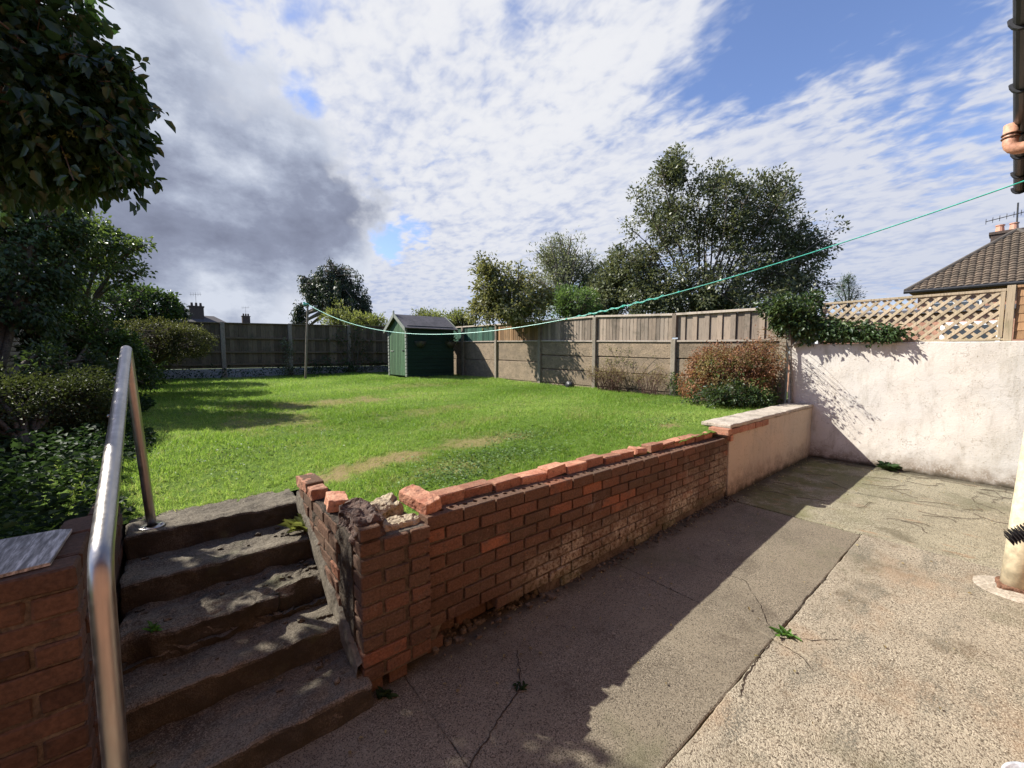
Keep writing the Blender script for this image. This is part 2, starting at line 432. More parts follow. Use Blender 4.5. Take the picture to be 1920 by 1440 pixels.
def concrete_step():
    g = G('step_concrete'); a = g.vor(230, out='Color'); s = g.xyz(a)[0]
    c = g.mix(g.ss(g.noise(5, 5, .6), .35, .7), (.150, .128, .094), (.070, .058, .042))
    c = g.mix(g.math('MULTIPLY', g.ss(s, .60, .9), .55), c, (.24, .21, .16)); c = g.mix(g.math('MULTIPLY', g.ss(s, .3, .1), .7), c, (.045, .037, .028))
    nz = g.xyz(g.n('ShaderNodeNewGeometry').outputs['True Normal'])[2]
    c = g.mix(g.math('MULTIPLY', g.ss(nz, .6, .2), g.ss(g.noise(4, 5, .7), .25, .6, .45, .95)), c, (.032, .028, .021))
    c = g.mix(g.math('MULTIPLY', g.ss(g.noise(3.5, 5, .7), .55, .75), .6), c, (.07, .075, .035))
    h = g.math('ADD', g.math('MULTIPLY', g.vor(230), .6), g.noise(30, 5, .7))
    return g.finish(c, .9, g.bump(h, .7, .006), spec=.2)
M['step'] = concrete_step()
def patio(name, base, alt, light, darkc, scale, moss=0.0, bumpd=.006, patch=.5, tint=0):
    g = G(name); p = g.pos()
    pd = g.n('ShaderNodeVectorMath', {0: p, 1: g.n('ShaderNodeTexNoise', {'Vector': p, 'Scale': 60, 'Detail': 2}).outputs[1]}, operation='ADD').outputs[0]
    wv = g.n('ShaderNodeVectorMath', {0: p, 1: g.n('ShaderNodeVectorMath', {0: g.n('ShaderNodeTexNoise', {'Vector': p, 'Scale': 35, 'Detail': 2}).outputs[1], 'Scale': .02}, operation='SCALE').outputs[0]}, operation='ADD').outputs[0]
    wear = g.ss(g.noise(1.9, 6, .7, None, .3), .36, .62, .25, 1.0)
    cells = g.vor(scale, wv, 'Color'); r1, r2, _ = g.xyz(cells); dist = g.vor(scale, wv)
    c = g.mix(g.ss(g.noise(1.3, 6, .65), .36, .66), base, alt)
    c = g.mix(g.math('MULTIPLY', g.ss(r1, .55, .85), g.math('MULTIPLY', wear, .85)), c, light)
    c = g.mix(g.math('MULTIPLY', g.ss(r2, .68, .92), .85), c, darkc)
    pits = g.noise(scale*.55, 3, .6)
    c = g.mix(g.math('MULTIPLY', g.ss(pits, .54, .66), g.math('MULTIPLY', wear, .95)), c, darkc)
    st = g.noise(2.6, 6, .7, None, .3)
    c = g.mix(g.math('MULTIPLY', g.ss(st, .54, .70), patch), c, (darkc[0]*1.5, darkc[1]*1.5, darkc[2]*1.4))
    x, y, z = g.xyz()
    c = g.mix(g.math('MULTIPLY', g.ss(g.noise(.85, 6, .68, None, .4), .52, .66), .5), c, (.10, .10, .055))
    if tint:
        c = g.mix(g.math('MULTIPLY', g.ss(g.noise(1.1, 5, .65, g.scl(p, (1.2, 1.6, 1))), .50, .66), .45), c, (.30, .205, .125))
        c = g.mix(g.math('MULTIPLY', g.math('MULTIPLY', g.ss(g.noise(2.0, 6, .7, g.scl(p, (1, 2.4, 1))), .50, .64), g.ss(pits, .38, .60)), .8), c, (.11, .105, .08))
    if moss:
        mn = g.noise(2.2, 6, .7)
        mm = g.math('MULTIPLY', g.ss(mn, .36, .58), g.ss(y, .65, 1.55)); 
        c = g.mix(g.math('MULTIPLY', mm, moss), c, (.10, .105, .03))
        c = g.mix(g.math('MULTIPLY', g.ss(g.noise(3, 5, .7, g.scl(p, (2.5, .8, 1))), .58, .70), .45), c, (.30, .15, .07))
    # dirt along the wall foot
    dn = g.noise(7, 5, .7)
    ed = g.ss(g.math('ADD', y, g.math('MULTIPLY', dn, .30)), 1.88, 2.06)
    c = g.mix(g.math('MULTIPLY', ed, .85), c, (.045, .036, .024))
    if moss:
        ed2 = g.ss(g.math('ADD', x, g.math('MULTIPLY', dn, .30)), 7.50, 7.70)
        c = g.mix(g.math('MULTIPLY', ed2, .8), c, (.06, .05, .035))
    h = g.math('ADD', g.math('MULTIPLY', dist, -1.0), g.math('MULTIPLY', pits, -1.5))
    h = g.math('ADD', h, g.math('MULTIPLY', g.noise(6, 3), 1.2))
    return g.finish(c, .9, g.bump(h, .8, bumpd), spec=.25)
M['patio_fine'] = patio('fine_aggregate_slab', (.190, .162, .115), (.138, .118, .085), (.29, .25, .185), (.040, .031, .022), 250, patch=.45, bumpd=.002)
M['patio_coarse'] = patio('coarse_aggregate_slab', (.320, .278, .205), (.240, .208, .150), (.43, .38, .285), (.070, .054, .036), 170, patch=.75, bumpd=.004, tint=1)
M['patio_moss'] = patio('mossy_slab', (.31, .28, .195), (.225, .205, .140), (.42, .385, .28), (.07, .06, .04), 165, moss=.8, patch=.7, bumpd=.004)
M['soil'] = mottled('dark_soil', (.035, .026, .018), (.06, .045, .03), 8, (.02, .016, .012), 60, bump=1, bdist=.02)
def render_mat(name, warm):
    g = G(name); x, y, z = g.xyz()
    c = g.mix(g.ss(g.noise(1.6, 6, .65), .35, .68), warm, (warm[0]*.90, warm[1]*.93, warm[2]*.96))
    v = g.scl(g.pos(), (1, 1, .28)); c = g.mix(g.math('MULTIPLY', g.ss(g.noise(7, 5, .7, v), .50, .72), .60), c, (.33, .30, .245))
    c = g.mix(g.math('MULTIPLY', g.ss(g.noise(1.1, 6, .7), .50, .68), .40), c, (.36, .335, .28))
    lf = g.noise(2.6, 3, .6); c = g.mix(g.math('MULTIPLY', g.math('MULTIPLY', g.ss(lf, .495, .5), g.ss(lf, .505, .5)), .45), c, (.20, .17, .13))
    f = g.noise(48, 5, .7)
    c = g.mix(g.math('MULTIPLY', g.ss(f, .57, .66), g.ss(g.noise(2.2, 5, .7), .42, .60, .15, .9)), c, (.26, .22, .165))
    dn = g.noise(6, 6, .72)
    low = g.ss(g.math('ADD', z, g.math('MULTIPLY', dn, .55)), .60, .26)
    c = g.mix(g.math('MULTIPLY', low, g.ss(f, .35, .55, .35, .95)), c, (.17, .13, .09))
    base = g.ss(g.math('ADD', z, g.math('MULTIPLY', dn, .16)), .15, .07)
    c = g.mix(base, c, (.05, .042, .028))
    return g.finish(c, .9, g.bump(g.math('ADD', f, g.math('MULTIPLY', g.noise(5, 3), .9)), .5, .006), spec=.15)
M['white_render'] = render_mat('old_white_render', (.57, .53, .47)); M['cream_render'] = render_mat('cream_render', (.50, .415, .315))
M['coping_old'] = mottled('dirty_cement', (.15, .13, .098), (.085, .072, .054), 8, (.05, .042, .03), 60, bump=.9, bdist=.008); M['coping'] = mottled('coping_mortar', (.46, .40, .325), (.31, .27, .215), 4, (.17, .14, .105), 60, bump=.6, bdist=.005)
def timber(name, c1, c2, stain=(.05, .05, .035), rndamt=.3, green=0.0):
    g = G(name); v = g.scl(g.pos(), (1, 1, .07))
    gr = g.noise(70, 5, .65, v, .2); r = g.attr()
    c = g.mix(r, c1, c2); c = g.mix(g.ss(gr, .48, .72), c, (c1[0]*.5, c1[1]*.5, c1[2]*.5))
    c = g.mix(g.math('MULTIPLY', g.ss(g.noise(3.2, 5, .7), .5, .72), .55), c, stain)
    c = g.n('ShaderNodeHueSaturation', {'Value': g.ss(g.xyz(g.n('ShaderNodeCombineXYZ', {0: g.math('FRACT', g.math('MULTIPLY', r, 7.3))}).outputs[0])[0], 0, 1, 1-rndamt, 1+rndamt), 'Color': c}).outputs[0]
    if green: c = g.mix(g.math('MULTIPLY', g.ss(g.noise(6, 5, .7), .5, .7), green), c, (.06, .075, .03))
    return g.finish(c, .85, g.bump(gr, .5, .004), spec=.2)
M['wood_grey'] = timber('silvered_timber', (.255, .20, .15), (.20, .165, .13)); M['wood_orange'] = timber('tan_timber', (.25, .145, .07), (.19, .125, .07))
M['wood_dark'] = timber('dark_timber', (.12, .092, .060), (.155, .122, .080), green=.3); M['wood_pale'] = timber('pale_timber_trim', (.40, .34, .27), (.34, .29, .235), rndamt=.15)
M['wood_lattice'] = timber('lattice_timber', (.43, .345, .235), (.37, .30, .21), rndamt=.15, stain=(.30, .26, .15)); M['wood_slat'] = timber('slatted_timber', (.36, .21, .11), (.31, .19, .10), rndamt=.15, stain=(.28, .15, .07))
M['green_panel'] = timber('green_painted_timber', (.035, .085, .06), (.05, .11, .075)); 
M['conc'] = mottled('fence_concrete', (.25, .215, .165), (.20, .17, .13), 5, (.12, .11, .08), 90, rndamt=.1, bump=.7, bdist=.006, stretch=(1, 1, .5))
M['conc_board'] = mottled('gravel_board_concrete', (.24, .182, .122), (.17, .132, .09), 4, (.095, .078, .048), 45, rndamt=.15, bump=1, bdist=.012, stretch=(1, 1, 1.6))
M['white_board'] = mottled('flaking_white_board', (.34, .34, .33), (.26, .255, .24), 9, (.12, .11, .09), 60, bump=.5)
M['shed_side'] = mottled('dark_green_shed_timber', (.009, .023, .016), (.012, .030, .020), 2, (.008, .016, .012), 70, rndamt=.15, stretch=(.2, 1, 1))
M['shed_door'] = timber('green_shed_door', (.055, .105, .055), (.075, .13, .068), stain=(.05, .12, .06), rndamt=.25)
M['trim_white'] = mottled('flaking_pale_trim', (.22, .235, .20), (.15, .165, .135), 20, (.18, .18, .15), 90)
M['felt'] = mottled('roofing_felt', (.085, .08, .085), (.12, .11, .115), 3, (.05, .05, .05), 150, bump=.6)
M['green_line'] = mottled('green_plastic_line', (.03, .36, .27), (.05, .42, .32), 30, rough=.4, spec=.5)
def steel_mat():
    g = G('brushed_steel'); v = g.scl(g.pos(), (60, 8, 8)); n = g.noise(30, 3, .6, g.scl(g.pos(), (1, .12, .12)))
    c = g.mix(g.ss(n, .35, .65), (.40, .375, .35), (.30, .285, .27))
    return g.finish(c, g.ss(g.noise(40, 3, .6), .3, .7, .30, .42), g.bump(n, .08, .001), 1.0)
M['steel'] = steel_mat()
M['bark'] = mottled('bark', (.09, .07, .05), (.14, .115, .085), 12, (.05, .045, .03), 60, bump=1, bdist=.01)
M['bark_pale'] = mottled('pale_bark', (.24, .21, .175), (.17, .15, .12), 12, (.10, .09, .07), 60, bump=.6, bdist=.005)
M['twig_red'] = mottled('reddish_twig', (.13, .062, .050), (.095, .055, .045), 20)
M['pipe_cream'] = mottled('cream_painted_pipe', (.64, .56, .39), (.61, .53, .36), 2, (.57, .48, .33), 20, rough=.45, bump=.08, spec=.4)
M['terracotta'] = mottled('terracotta_plastic', (.52, .27, .17), (.46, .23, .15), 6, rough=.5, bump=.05, spec=.4)
M['black'] = mottled('black_plastic', (.018, .018, .020), (.03, .03, .032), 6, rough=.45, bump=.08, spec=.4)
M['grey_plastic'] = mottled('pale_grey_plastic', (.50, .54, .58), (.44, .48, .52), 3, rough=.4, bump=.05, spec=.5)
M['rust_collar'] = mottled('broken_collar', (.17, .085, .05), (.10, .055, .035), 20, (.25, .14, .08), 60, bump=1, bdist=.008)
M['cement'] = mottled('pale_cement', (.40, .35, .28), (.30, .26, .20), 9, (.16, .13, .09), 60, bump=.9, bdist=.006)
def tile_mat():
    g = G('grey_woodgrain_tile'); v = g.n('ShaderNodeMapping', {'Vector': g.pos(), 'Rotation': (0, 0, R_(-8)), 'Scale': (1, .10, 1)}).outputs[0]
    n = g.noise(75, 4, .65, v, .15)
    c = g.ramp(n, [(.36, (.11, .105, .10)), (.5, (.28, .27, .25)), (.62, (.58, .56, .52))])
    return g.finish(c, .5, spec=.4)
M['tile'] = tile_mat()
M['rooftile'] = mottled('brown_pantile', (.125, .094, .068), (.095, .075, .055), 2.2, (.07, .058, .042), 12, rndamt=.2, bump=.4, bdist=.01)
M['roofdark'] = mottled('ridge_tile', (.10, .085, .07), (.07, .06, .05), 4)
M['housebrick'] = mottled('house_brick', (.42, .23, .15), (.34, .18, .12), 6, (.25, .14, .10), 30, bump=.4)
M['chimbrick'] = mottled('chimney_brick', (.060, .045, .038), (.085, .062, .05), 7, (.035, .03, .028), 30)
M['slate'] = mottled('slate_roof', (.06, .055, .055), (.09, .08, .08), 2); M['white_paint'] = mottled('white_upvc', (.75, .75, .73), (.68, .68, .66), 3, rough=.4)
gg = G('window_glass'); M['glass'] = gg.finish(gg.mix(gg.noise(1.2), (.03, .035, .04), (.06, .07, .08)), .08, spec=.6)
M['metal_dark'] = mottled('dark_metal', (.05, .05, .05), (.09, .085, .08), 8, rough=.5, metallic=.6)
# foliage
M['ivy'] = leafmat('ivy_leaves', (.015, .037, .015), (.026, .060, .020), (.060, .115, .032), .36, .28, .5)
M['ivy2'] = leafmat('mixed_ivy_leaves', (.020, .040, .015), (.038, .068, .022), (.10, .14, .045), .42, .28, .4)
M['hedge'] = leafmat('hedge_leaves', (.020, .042, .012), (.040, .075, .018), (.085, .13, .03), .45, .35, .35)
M['dome'] = leafmat('dome_bush_leaves', (.022, .030, .011), (.048, .058, .018), (.13, .13, .045), .5, .35, .3)
M['privet'] = leafmat('small_bush_leaves', (.026, .038, .014), (.042, .058, .018), (.08, .095, .028), .62, .3, .3)
M['spray'] = leafmat('bright_shrub_leaves', (.04, .075, .02), (.075, .12, .03), (.16, .20, .05), .42, .35, .4)
M['oak'] = leafmat('olive_tree_leaves', (.046, .060, .028), (.090, .106, .050), (.20, .205, .105), .42, .28, .4)
M['bay'] = leafmat('yellowing_tree_leaves', (.06, .075, .025), (.13, .145, .05), (.30, .27, .12), .42, .35, .4)
M['willow'] = leafmat('grey_green_leaves', (.09, .11, .06), (.15, .17, .09), (.25, .26, .15), .5, .3, .3)
M['bright'] = leafmat('bright_green_leaves', (.05, .085, .028), (.085, .14, .04), (.14, .21, .06), .5, .4, .3)
M['weeping'] = leafmat('weeping_tree_leaves', (.018, .030, .016), (.032, .048, .024), (.060, .078, .036), .5, .22, .3)
M['lime'] = leafmat('pale_bush_leaves', (.09, .12, .03), (.16, .19, .05), (.27, .28, .09), .5, .4, .3)
M['conifer'] = leafmat('conifer_needles', (.05, .08, .05), (.08, .12, .07), (.13, .17, .10), .6, .2, .2)
M['redleaf'] = leafmat('autumn_leaves', (.11, .045, .03), (.235, .115, .06), (.37, .20, .12), .5, .35, .3)
M['straw'] = leafmat('dry_leaves', (.18, .13, .06), (.27, .21, .10), (.36, .30, .15), .6, .35, .2)
M['nettle'] = leafmat('ground_cover_leaves', (.012, .028, .011), (.022, .044, .015), (.042, .074, .024), .65, .3, .15)
M['clover'] = leafmat('clover_leaves', (.06, .115, .03), (.10, .175, .045), (.17, .26, .08), .5, .35, .3)
M['weed'] = leafmat('weed_leaves', (.06, .14, .03), (.10, .22, .04), (.16, .32, .06), .5, .4, .3)
def grass_mat():
    g = G('grass_blades'); r = g.attr('rnd'); d = g.attr('dry')
    c = g.ramp(r, [(0, (.080, .165, .018)), (.5, (.21, .36, .050)), (1, (.44, .55, .15))])
    c = g.mix(d, c, g.mix(r, (.36, .29, .13), (.50, .42, .22)))
    return g.finish(c, .5, spec=.25, transl=.45, tcol=g.mix(.3, c, (.36, .55, .04)))
M['grass'] = grass_mat()
def lawn_mat():
    g = G('lawn_ground'); d = g.attr('dry'); n = g.noise(30, 5, .7)
    c = g.mix(g.ss(n, .35, .65), (.07, .12, .016), (.10, .16, .026)); c = g.mix(d, c, (.22, .165, .08))
    return g.finish(c, .95, g.bump(n, .8, .02), spec=.1)
M['lawn'] = lawn_mat()
M['farground'] = mottled('rough_grass', (.05, .08, .02), (.08, .10, .03), .8, (.05, .05, .02), 10)
# ================================================================ SETTING
random.seed(7)
def ss(v, a, b):
    t = np.clip((v-a)/(b-a), 0, 1); return t*t*(3-2*t)
def lawn_h(X, Y):
    X = np.asarray(X, float); Y = np.asarray(Y, float)
    h = .70+.05*ss(X, 2.2, 5)+.11*ss(Y, 5, 16)+.012*np.sin(X*2.1+1)*np.sin(Y*1.7)+.008*np.sin(X*5.3)*np.sin(Y*4.1+.6)
    near = ss(X, 1.3, .45)*ss(Y, 4.6, 3.15); h = h*(1-near)+.605*near
    return h
GY = 3.30
mb = MB(); mb.add([(-300, -60, -.12), (500, -60, -.12), (500, 600, -.12), (-300, 600, -.12)], [(0, 1, 2, 3)])
tag(mb.build('ground', M['farground']), kind='structure')
mb = MB(); mb.add([(-300, GY+.1, .5), (500, GY+.1, .5), (500, 600, .5), (-300, 600, .5)], [(0, 1, 2, 3)]); tag(mb.build('terrain', M['farground']), kind='structure')
DRY = [(1.25, 3.25, .42, .26, .95), (1.5, 2.75, .35, .2, .5), (2.35, 3.4, .6, .28, .75), (1.95, 7.7, 1.3, .55, .8), (.9, 6.1, .55, .8, .6), (3.0, 5.6, .8, .35, .5), (4.35, 2.5, .16, .10, .9), (2.8, 4.4, .7, .3, .35), (4.5, 9.5, 1.4, .5, .4)]
def dryness(X, Y):
    d = np.zeros_like(X)
    for cx, cy, rx, ry, s in DRY:
        wob = .25*np.sin(X*9+cy*3)+.25*np.sin(Y*11+cx*5)+.2*np.sin(X*23+Y*17)+.25*np.sin(X*41-Y*37)*np.sin(Y*29)
        q = np.sqrt(((X-cx)/rx)**2+((Y-cy)/ry)**2)+wob
        d = np.maximum(d, s*ss(q, 1.35, .35))
    return d
def lawn():
    xs = np.concatenate([np.arange(-3.2, -.2, .1), np.arange(-.2, 8.0, .06)]); ys = np.concatenate([np.arange(2.02, 5, .06), np.arange(5, 16.4, .15)])
    X, Y = np.meshgrid(xs, ys, indexing='ij'); Z = lawn_h(X, Y)+.006*np.random.default_rng(1).normal(size=X.shape)
    V = np.stack([X, Y, Z], -1).reshape(-1, 3); n = len(ys)
    mb = MB(); fs = []
    for i in range(len(xs)-1):
        for j in range(n-1):
            cx = (xs[i]+xs[i+1])/2; cy = (ys[j]+ys[j+1])/2
            if -.5 < cx < .64 and cy < 3.24: continue            # the stair well
            if cx < -.3 and cy < 2.15: continue
            fs.append((i*n+j, (i+1)*n+j, (i+1)*n+j+1, i*n+j+1))
    mb.add([tuple(v) for v in V], fs, .5)
    o = mb.build('lawn', M['lawn'], smooth=True); tag(o, kind='structure')
    a = o.data.attributes.new('dry', 'FLOAT', 'POINT'); a.data.foreach_set('value', dryness(V[:, 0], V[:, 1]).astype('f'))
lawn()
def grass():
    rg = np.random.default_rng(3); PX = []; PY = []; SZ = []
    def zone(x0, x1, y0, y1, dens, size, dmin, dmax):
        n = int((x1-x0)*(y1-y0)*dens); x = rg.uniform(x0, x1, n); y = rg.uniform(y0, y1, n)
        d = np.hypot(x, y); k = (d >= dmin) & (d < dmax)
        k &= ~((x > -.5) & (x < .66) & (y < 3.26)); k &= ~((x > .55) & (y < 2.16)); k &= ~((x < -.27) & (y < 2.2))
        k &= ~((x > 4.6) & (y < 2.24)); k &= (x > -.6-.05*np.maximum(y-6, 0)) | (rg.random(n) < .25)
        k &= ~((x > 5.4) & (x < 7.6) & (y > 12.0))
        PX.append(x[k]); PY.append(y[k]); SZ.append(np.full(k.sum(), size))
    zone(-1.0, 5, 2.1, 4.2, 17000, .046, 0, 4.2)
    zone(-1.2, 7.7, 2.1, 7, 8500, .056, 4.2, 7.0)
    zone(-1.6, 7.7, 2.1, 11, 4800, .066, 7.0, 11)
    zone(-2.4, 7.8, 5, 16, 2600, .08, 11, 18.5)
    x = np.concatenate(PX); y = np.concatenate(PY); s = np.concatenate(SZ); n = len(x)
    dry = dryness(x, y); lf = np.random.default_rng(90).random((120, 120)); lf = (lf+np.roll(lf, 1, 0)+np.roll(lf, 1, 1)+np.roll(lf, (1, 1), (0, 1)))/4; lowf = lf[(y*4.5).astype(int) % 120, ((x+3)*4.5).astype(int) % 120]
    dmask = (rg.random(n) < dry*.80+.05+.55*np.clip(lowf-.52, 0, .3)*2).astype(float)*rg.uniform(.5, 1, n)
    clump0 = np.random.default_rng(78).random((700, 900))[(y*38).astype(int) % 700, ((x+2.5)*38).astype(int) % 900]
    tone = np.clip(.45+.25*(clump0-.5)+.22*np.sin(x*1.3+.4*y)+.18*np.sin(y*2.3-x*.8)+rg.normal(size=n)*.30, 0, 1)
    pos = np.stack([x, y, lawn_h(x, y)-.004], -1)
    lean = rg.normal(size=(n, 3))*.55; lean[:, 2] = rg.uniform(.45, 1.2, n)
    gs = np.random.default_rng(77).random((400, 500)); clump = .45+.75*gs[(y*22).astype(int) % 400, ((x+2.5)*22).astype(int) % 500]+.25*np.sin(x*3.1+np.sin(y*4)*1.5)*np.sin(y*2.7+x)
    s = s*.84*rg.uniform(.5, 1.25, n)*(1-.45*dry)*np.clip(clump, .4, 1.45)
    o = leaf_mesh('grass', pos, lean, s, M['grass'], kind='blade', width=.13, seed=5, rnd=tone)
    tag(o, 'short green lawn grass with dry straw patches', 'grass', kind='stuff')
    a = o.data.attributes.new('dry', 'FLOAT', 'FACE'); a.data.foreach_set('value', np.repeat(dmask, 2).astype('f'))
grass()
def lawn_weeds():
    rg = np.random.default_rng(8); pos = []; 
    for cx, cy, rx, ry, n in [(2.1, 2.75, .8, .33, 1300), (1.5, 2.5, .4, .22, 500), (4.2, 2.7, .9, .4, 600), (2.9, 3.3, .6, .3, 500), (6.5, 3.6, .8, .5, 300), (.5, 4.2, .8, .8, 400), (2.5, 5.2, 2.5, 1.5, 700), (3, 9, 3.5, 2.5, 600)]:
        k = rg.normal(size=(n, 2))*[rx*.5, ry*.5]+[cx, cy]; pos.append(k)
    p = np.concatenate(pos); p = p[(p[:, 1] > 2.17) & ((p[:, 1] > 3.3) | (p[:, 0] > .7))]; n = len(p)
    P3 = np.stack([p[:, 0], p[:, 1], lawn_h(p[:, 0], p[:, 1])+rg.uniform(.01, .035, n)], -1)
    ax = rg.normal(size=(n, 3)); ax[:, 2] = rg.uniform(.0, .5, n); nr = rg.normal(size=(n, 3))*.4; nr[:, 2] += 1
    tag(leaf_mesh('clover', P3, ax, rg.uniform(.012, .028, n), M['clover'], kind='oval', width=.7, seed=2, nrm=nr), 'low broad clover and weed leaves among the lawn', 'ground cover', kind='stuff')
lawn_weeds()

# ---- patio
def jag_line(p0, p1, n, amp, seed):
    rg = random.Random(seed); p0 = Vector(p0); p1 = Vector(p1); d = (p1-p0); nn = Vector((-d.y, d.x, 0)).normalized(); out = []
    for i in range(n+1):
        t = i/n; k = mnoise.fractal(Vector((t*d.length*3, seed, 0)), 1, 2, 4)*amp*2+rg.uniform(-1, 1)*amp*.35
        out.append(p0+d*t+nn*k*(0 if i in (0, n) else 1))
    return out
def slab(x0, y0, x1, y1, mat, amp=.006, top=0.0, seed=1, parent=None):
    pts = []
    for i, (a, b) in enumerate([((x0, y0, 0), (x1, y0, 0)), ((x1, y0, 0), (x1, y1, 0)), ((x1, y1, 0), (x0, y1, 0)), ((x0, y1, 0), (x0, y0, 0))]):
        pts += jag_line(a, b, max(4, int((Vector(b)-Vector(a)).length/.03)), amp, seed*10+i)[:-1]
    n = len(pts); mb = MB(); c = Vector(((x0+x1)/2, (y0+y1)/2, 0))
    vs = [(p.x, p.y, top-.004) for p in pts]+[(p.x, p.y, top-.09) for p in pts]
    ins = []
    for p in pts:
        q = Vector((min(max(p.x, x0+.014), x1-.014), min(max(p.y, y0+.014), y1-.014), 0)); ins.append(p+(q-p)*.45)
    vs += [(p.x, p.y, top) for p in ins]
    fs = [(i, n+i, n+(i+1) % n, (i+1) % n)[::-1] for i in range(n)]+[(2*n+i, i, (i+1) % n, 2*n+(i+1) % n) for i in range(n)]
    fs.append(tuple(2*n+i for i in range(n)))
    mb.add(vs, fs, .5); return mb.build('slab', mat, parent)
mb = MB(); mb.add([(-4, -.3, -.055), (7.8, -.3, -.055), (7.8, 3.35, -.055), (-4, 3.35, -.055)], [(0, 1, 2, 3)])
pat = mb.build('patio', M['soil']); tag(pat, kind='structure')
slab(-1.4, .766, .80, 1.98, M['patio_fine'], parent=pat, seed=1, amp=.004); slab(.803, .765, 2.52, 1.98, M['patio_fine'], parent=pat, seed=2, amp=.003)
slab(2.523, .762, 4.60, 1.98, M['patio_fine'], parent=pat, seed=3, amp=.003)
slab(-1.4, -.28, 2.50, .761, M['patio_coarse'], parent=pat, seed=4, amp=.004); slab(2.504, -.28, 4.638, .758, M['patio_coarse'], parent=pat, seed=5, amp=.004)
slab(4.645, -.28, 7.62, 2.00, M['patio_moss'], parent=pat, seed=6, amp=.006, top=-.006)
def crack(pts, w, seed):
    mb = MB(); L = []
    for a, b in zip(pts, pts[1:]): L += jag_line((*a, 0), (*b, 0), max(4, int(math.dist(a, b)/.02)), .013, seed)[:-1]
    L.append(Vector((*pts[-1], 0))); rg = random.Random(seed); n = len(L); vs = []
    for i, p in enumerate(L):
        t = (L[min(i+1, n-1)]-L[max(i-1, 0)]).normalized(); s = Vector((-t.y, t.x, 0)); ww = w*rg.uniform(.35, 1.3)*(.35 if i in (0, n-1) else 1)
        vs += [p+s*ww/2+Vector((0, 0, .0025)), p-s*ww/2+Vector((0, 0, .0025))]
    mb.add(vs, [(2*i, 2*i+1, 2*i+3, 2*i+2) for i in range(n-1)], .5); mb.build('crack', M['soil'], pat)
crack([(.55, 1.02), (.82, 1.25), (1.20, 1.40), (1.35, 1.60)], .006, 3); crack([(2.54, .74), (2.66, .62), (2.80, .50)], .004, 5)
crack([(2.50, .74), (2.46, .60), (2.40, .55)], .005, 9); crack([(2.95, 1.45), (3.02, 1.1), (2.75, .90), (2.56, .78)], .004, 11); crack([(5.3, 1.98), (5.5, 1.3), (5.4, .9)], .004, 12)
crack([(1.95, .72), (2.2, .757), (2.48, .758)], .007, 15); crack([(2.6, .758), (3.0, .760), (3.5, .761)], .008, 16)
# ================================================================ BRICK RETAINING WALL
PAL = lambda: random.random()*.9 if random.random() < .96 else random.uniform(.93, 1)
def brick_x(mb, x0, x1, yf, dep, z0, h=.065, rnd=None, jy=.003, tilt=0):
    cbox(mb, ((x0+x1)/2, yf+dep/2+random.uniform(-jy, jy), z0+h/2), (x1-x0-.004, dep, h-.003+random.uniform(-.003, .002)), ch=.0045, rnd=PAL() if rnd is None else rnd, jit=.0018, rz=random.uniform(-.008, .008), ry=tilt+random.uniform(-.006, .006))
def holed_brick(mb, x0, x1, yf, dep, z0, h=.065, holes=3):
    """perforated brick, upper face with real round holes"""
    rnd = PAL(); W = x1-x0; n = 12; base = len(mb.v)
    z1 = z0+h; yb = yf+dep; j = random.uniform(-.003, .003); yf += j; yb += j
    # sides and bottom
    c = .004
    mb.add([(x0, yf, z0), (x1, yf, z0), (x1, yb, z0), (x0, yb, z0), (x0, yf, z1-c), (x1, yf, z1-c), (x1, yb, z1-c), (x0, yb, z1-c), (x0+c, yf+c, z1), (x1-c, yf+c, z1), (x1-c, yb-c, z1), (x0+c, yb-c, z1)],
           [(0, 3, 2, 1), (0, 1, 5, 4), (1, 2, 6, 5), (2, 3, 7, 6), (3, 0, 4, 7), (4, 5, 9, 8), (5, 6, 10, 9), (6, 7, 11, 10), (7, 4, 8, 11)], rnd)
    cw = (W-2*c)/holes; r = .0165; hd = (dep-2*c)/2; cy = yf+dep/2
    for k in range(holes):
        cx = x0+c+cw*(k+.5); hw = cw/2; vs = []
        for i in range(n):
            a = 2*math.pi*(i+.5)/n; ca, sa = math.cos(a), math.sin(a); s = min(hw/abs(ca) if abs(ca) > 1e-6 else 9, hd/abs(sa) if abs(sa) > 1e-6 else 9)
            vs.append((cx+ca*s, cy+sa*s, z1))
        for i in range(n): a = 2*math.pi*(i+.5)/n; vs.append((cx+math.cos(a)*r, cy+math.sin(a)*r, z1))
        for i in range(n): a = 2*math.pi*(i+.5)/n; vs.append((cx+math.cos(a)*r, cy+math.sin(a)*r, z1-.045))
        # corner points
        cor = [(cx+hw, cy+hd, z1), (cx-hw, cy+hd, z1), (cx-hw, cy-hd, z1), (cx+hw, cy-hd, z1)]; b = len(vs); vs += cor
        fs = []
        for i in range(n):
            i2 = (i+1) % n; fs.append((i, i2, n+i2, n+i)); fs.append((n+i, n+i2, 2*n+i2, 2*n+i))
        fs.append(tuple(2*n+i for i in range(n)))
        for q in range(4):
            # corner triangles between neighbouring edge points that straddle the corner
            ca = math.atan2(hd, hw) if q == 0 else math.pi-math.atan2(hd, hw) if q == 1 else math.pi+math.atan2(hd, hw) if q == 2 else 2*math.pi-math.atan2(hd, hw)
            i = int(math.floor(ca/(2*math.pi)*n-.5)) % n; fs.append((i, b+q, (i+1) % n))
        mb.add(vs, fs, rnd)
wall = thing('brick_retaining_wall', 'long broken red brick retaining wall holding up the lawn beside the patio', 'wall', (.6, 1.83, 0))
YF = 1.935; PITZ = .0745
top_of = lambda x: .765-.062*min(max((x-1)/3.4, 0), 1)
mb = MB(); NC = 10
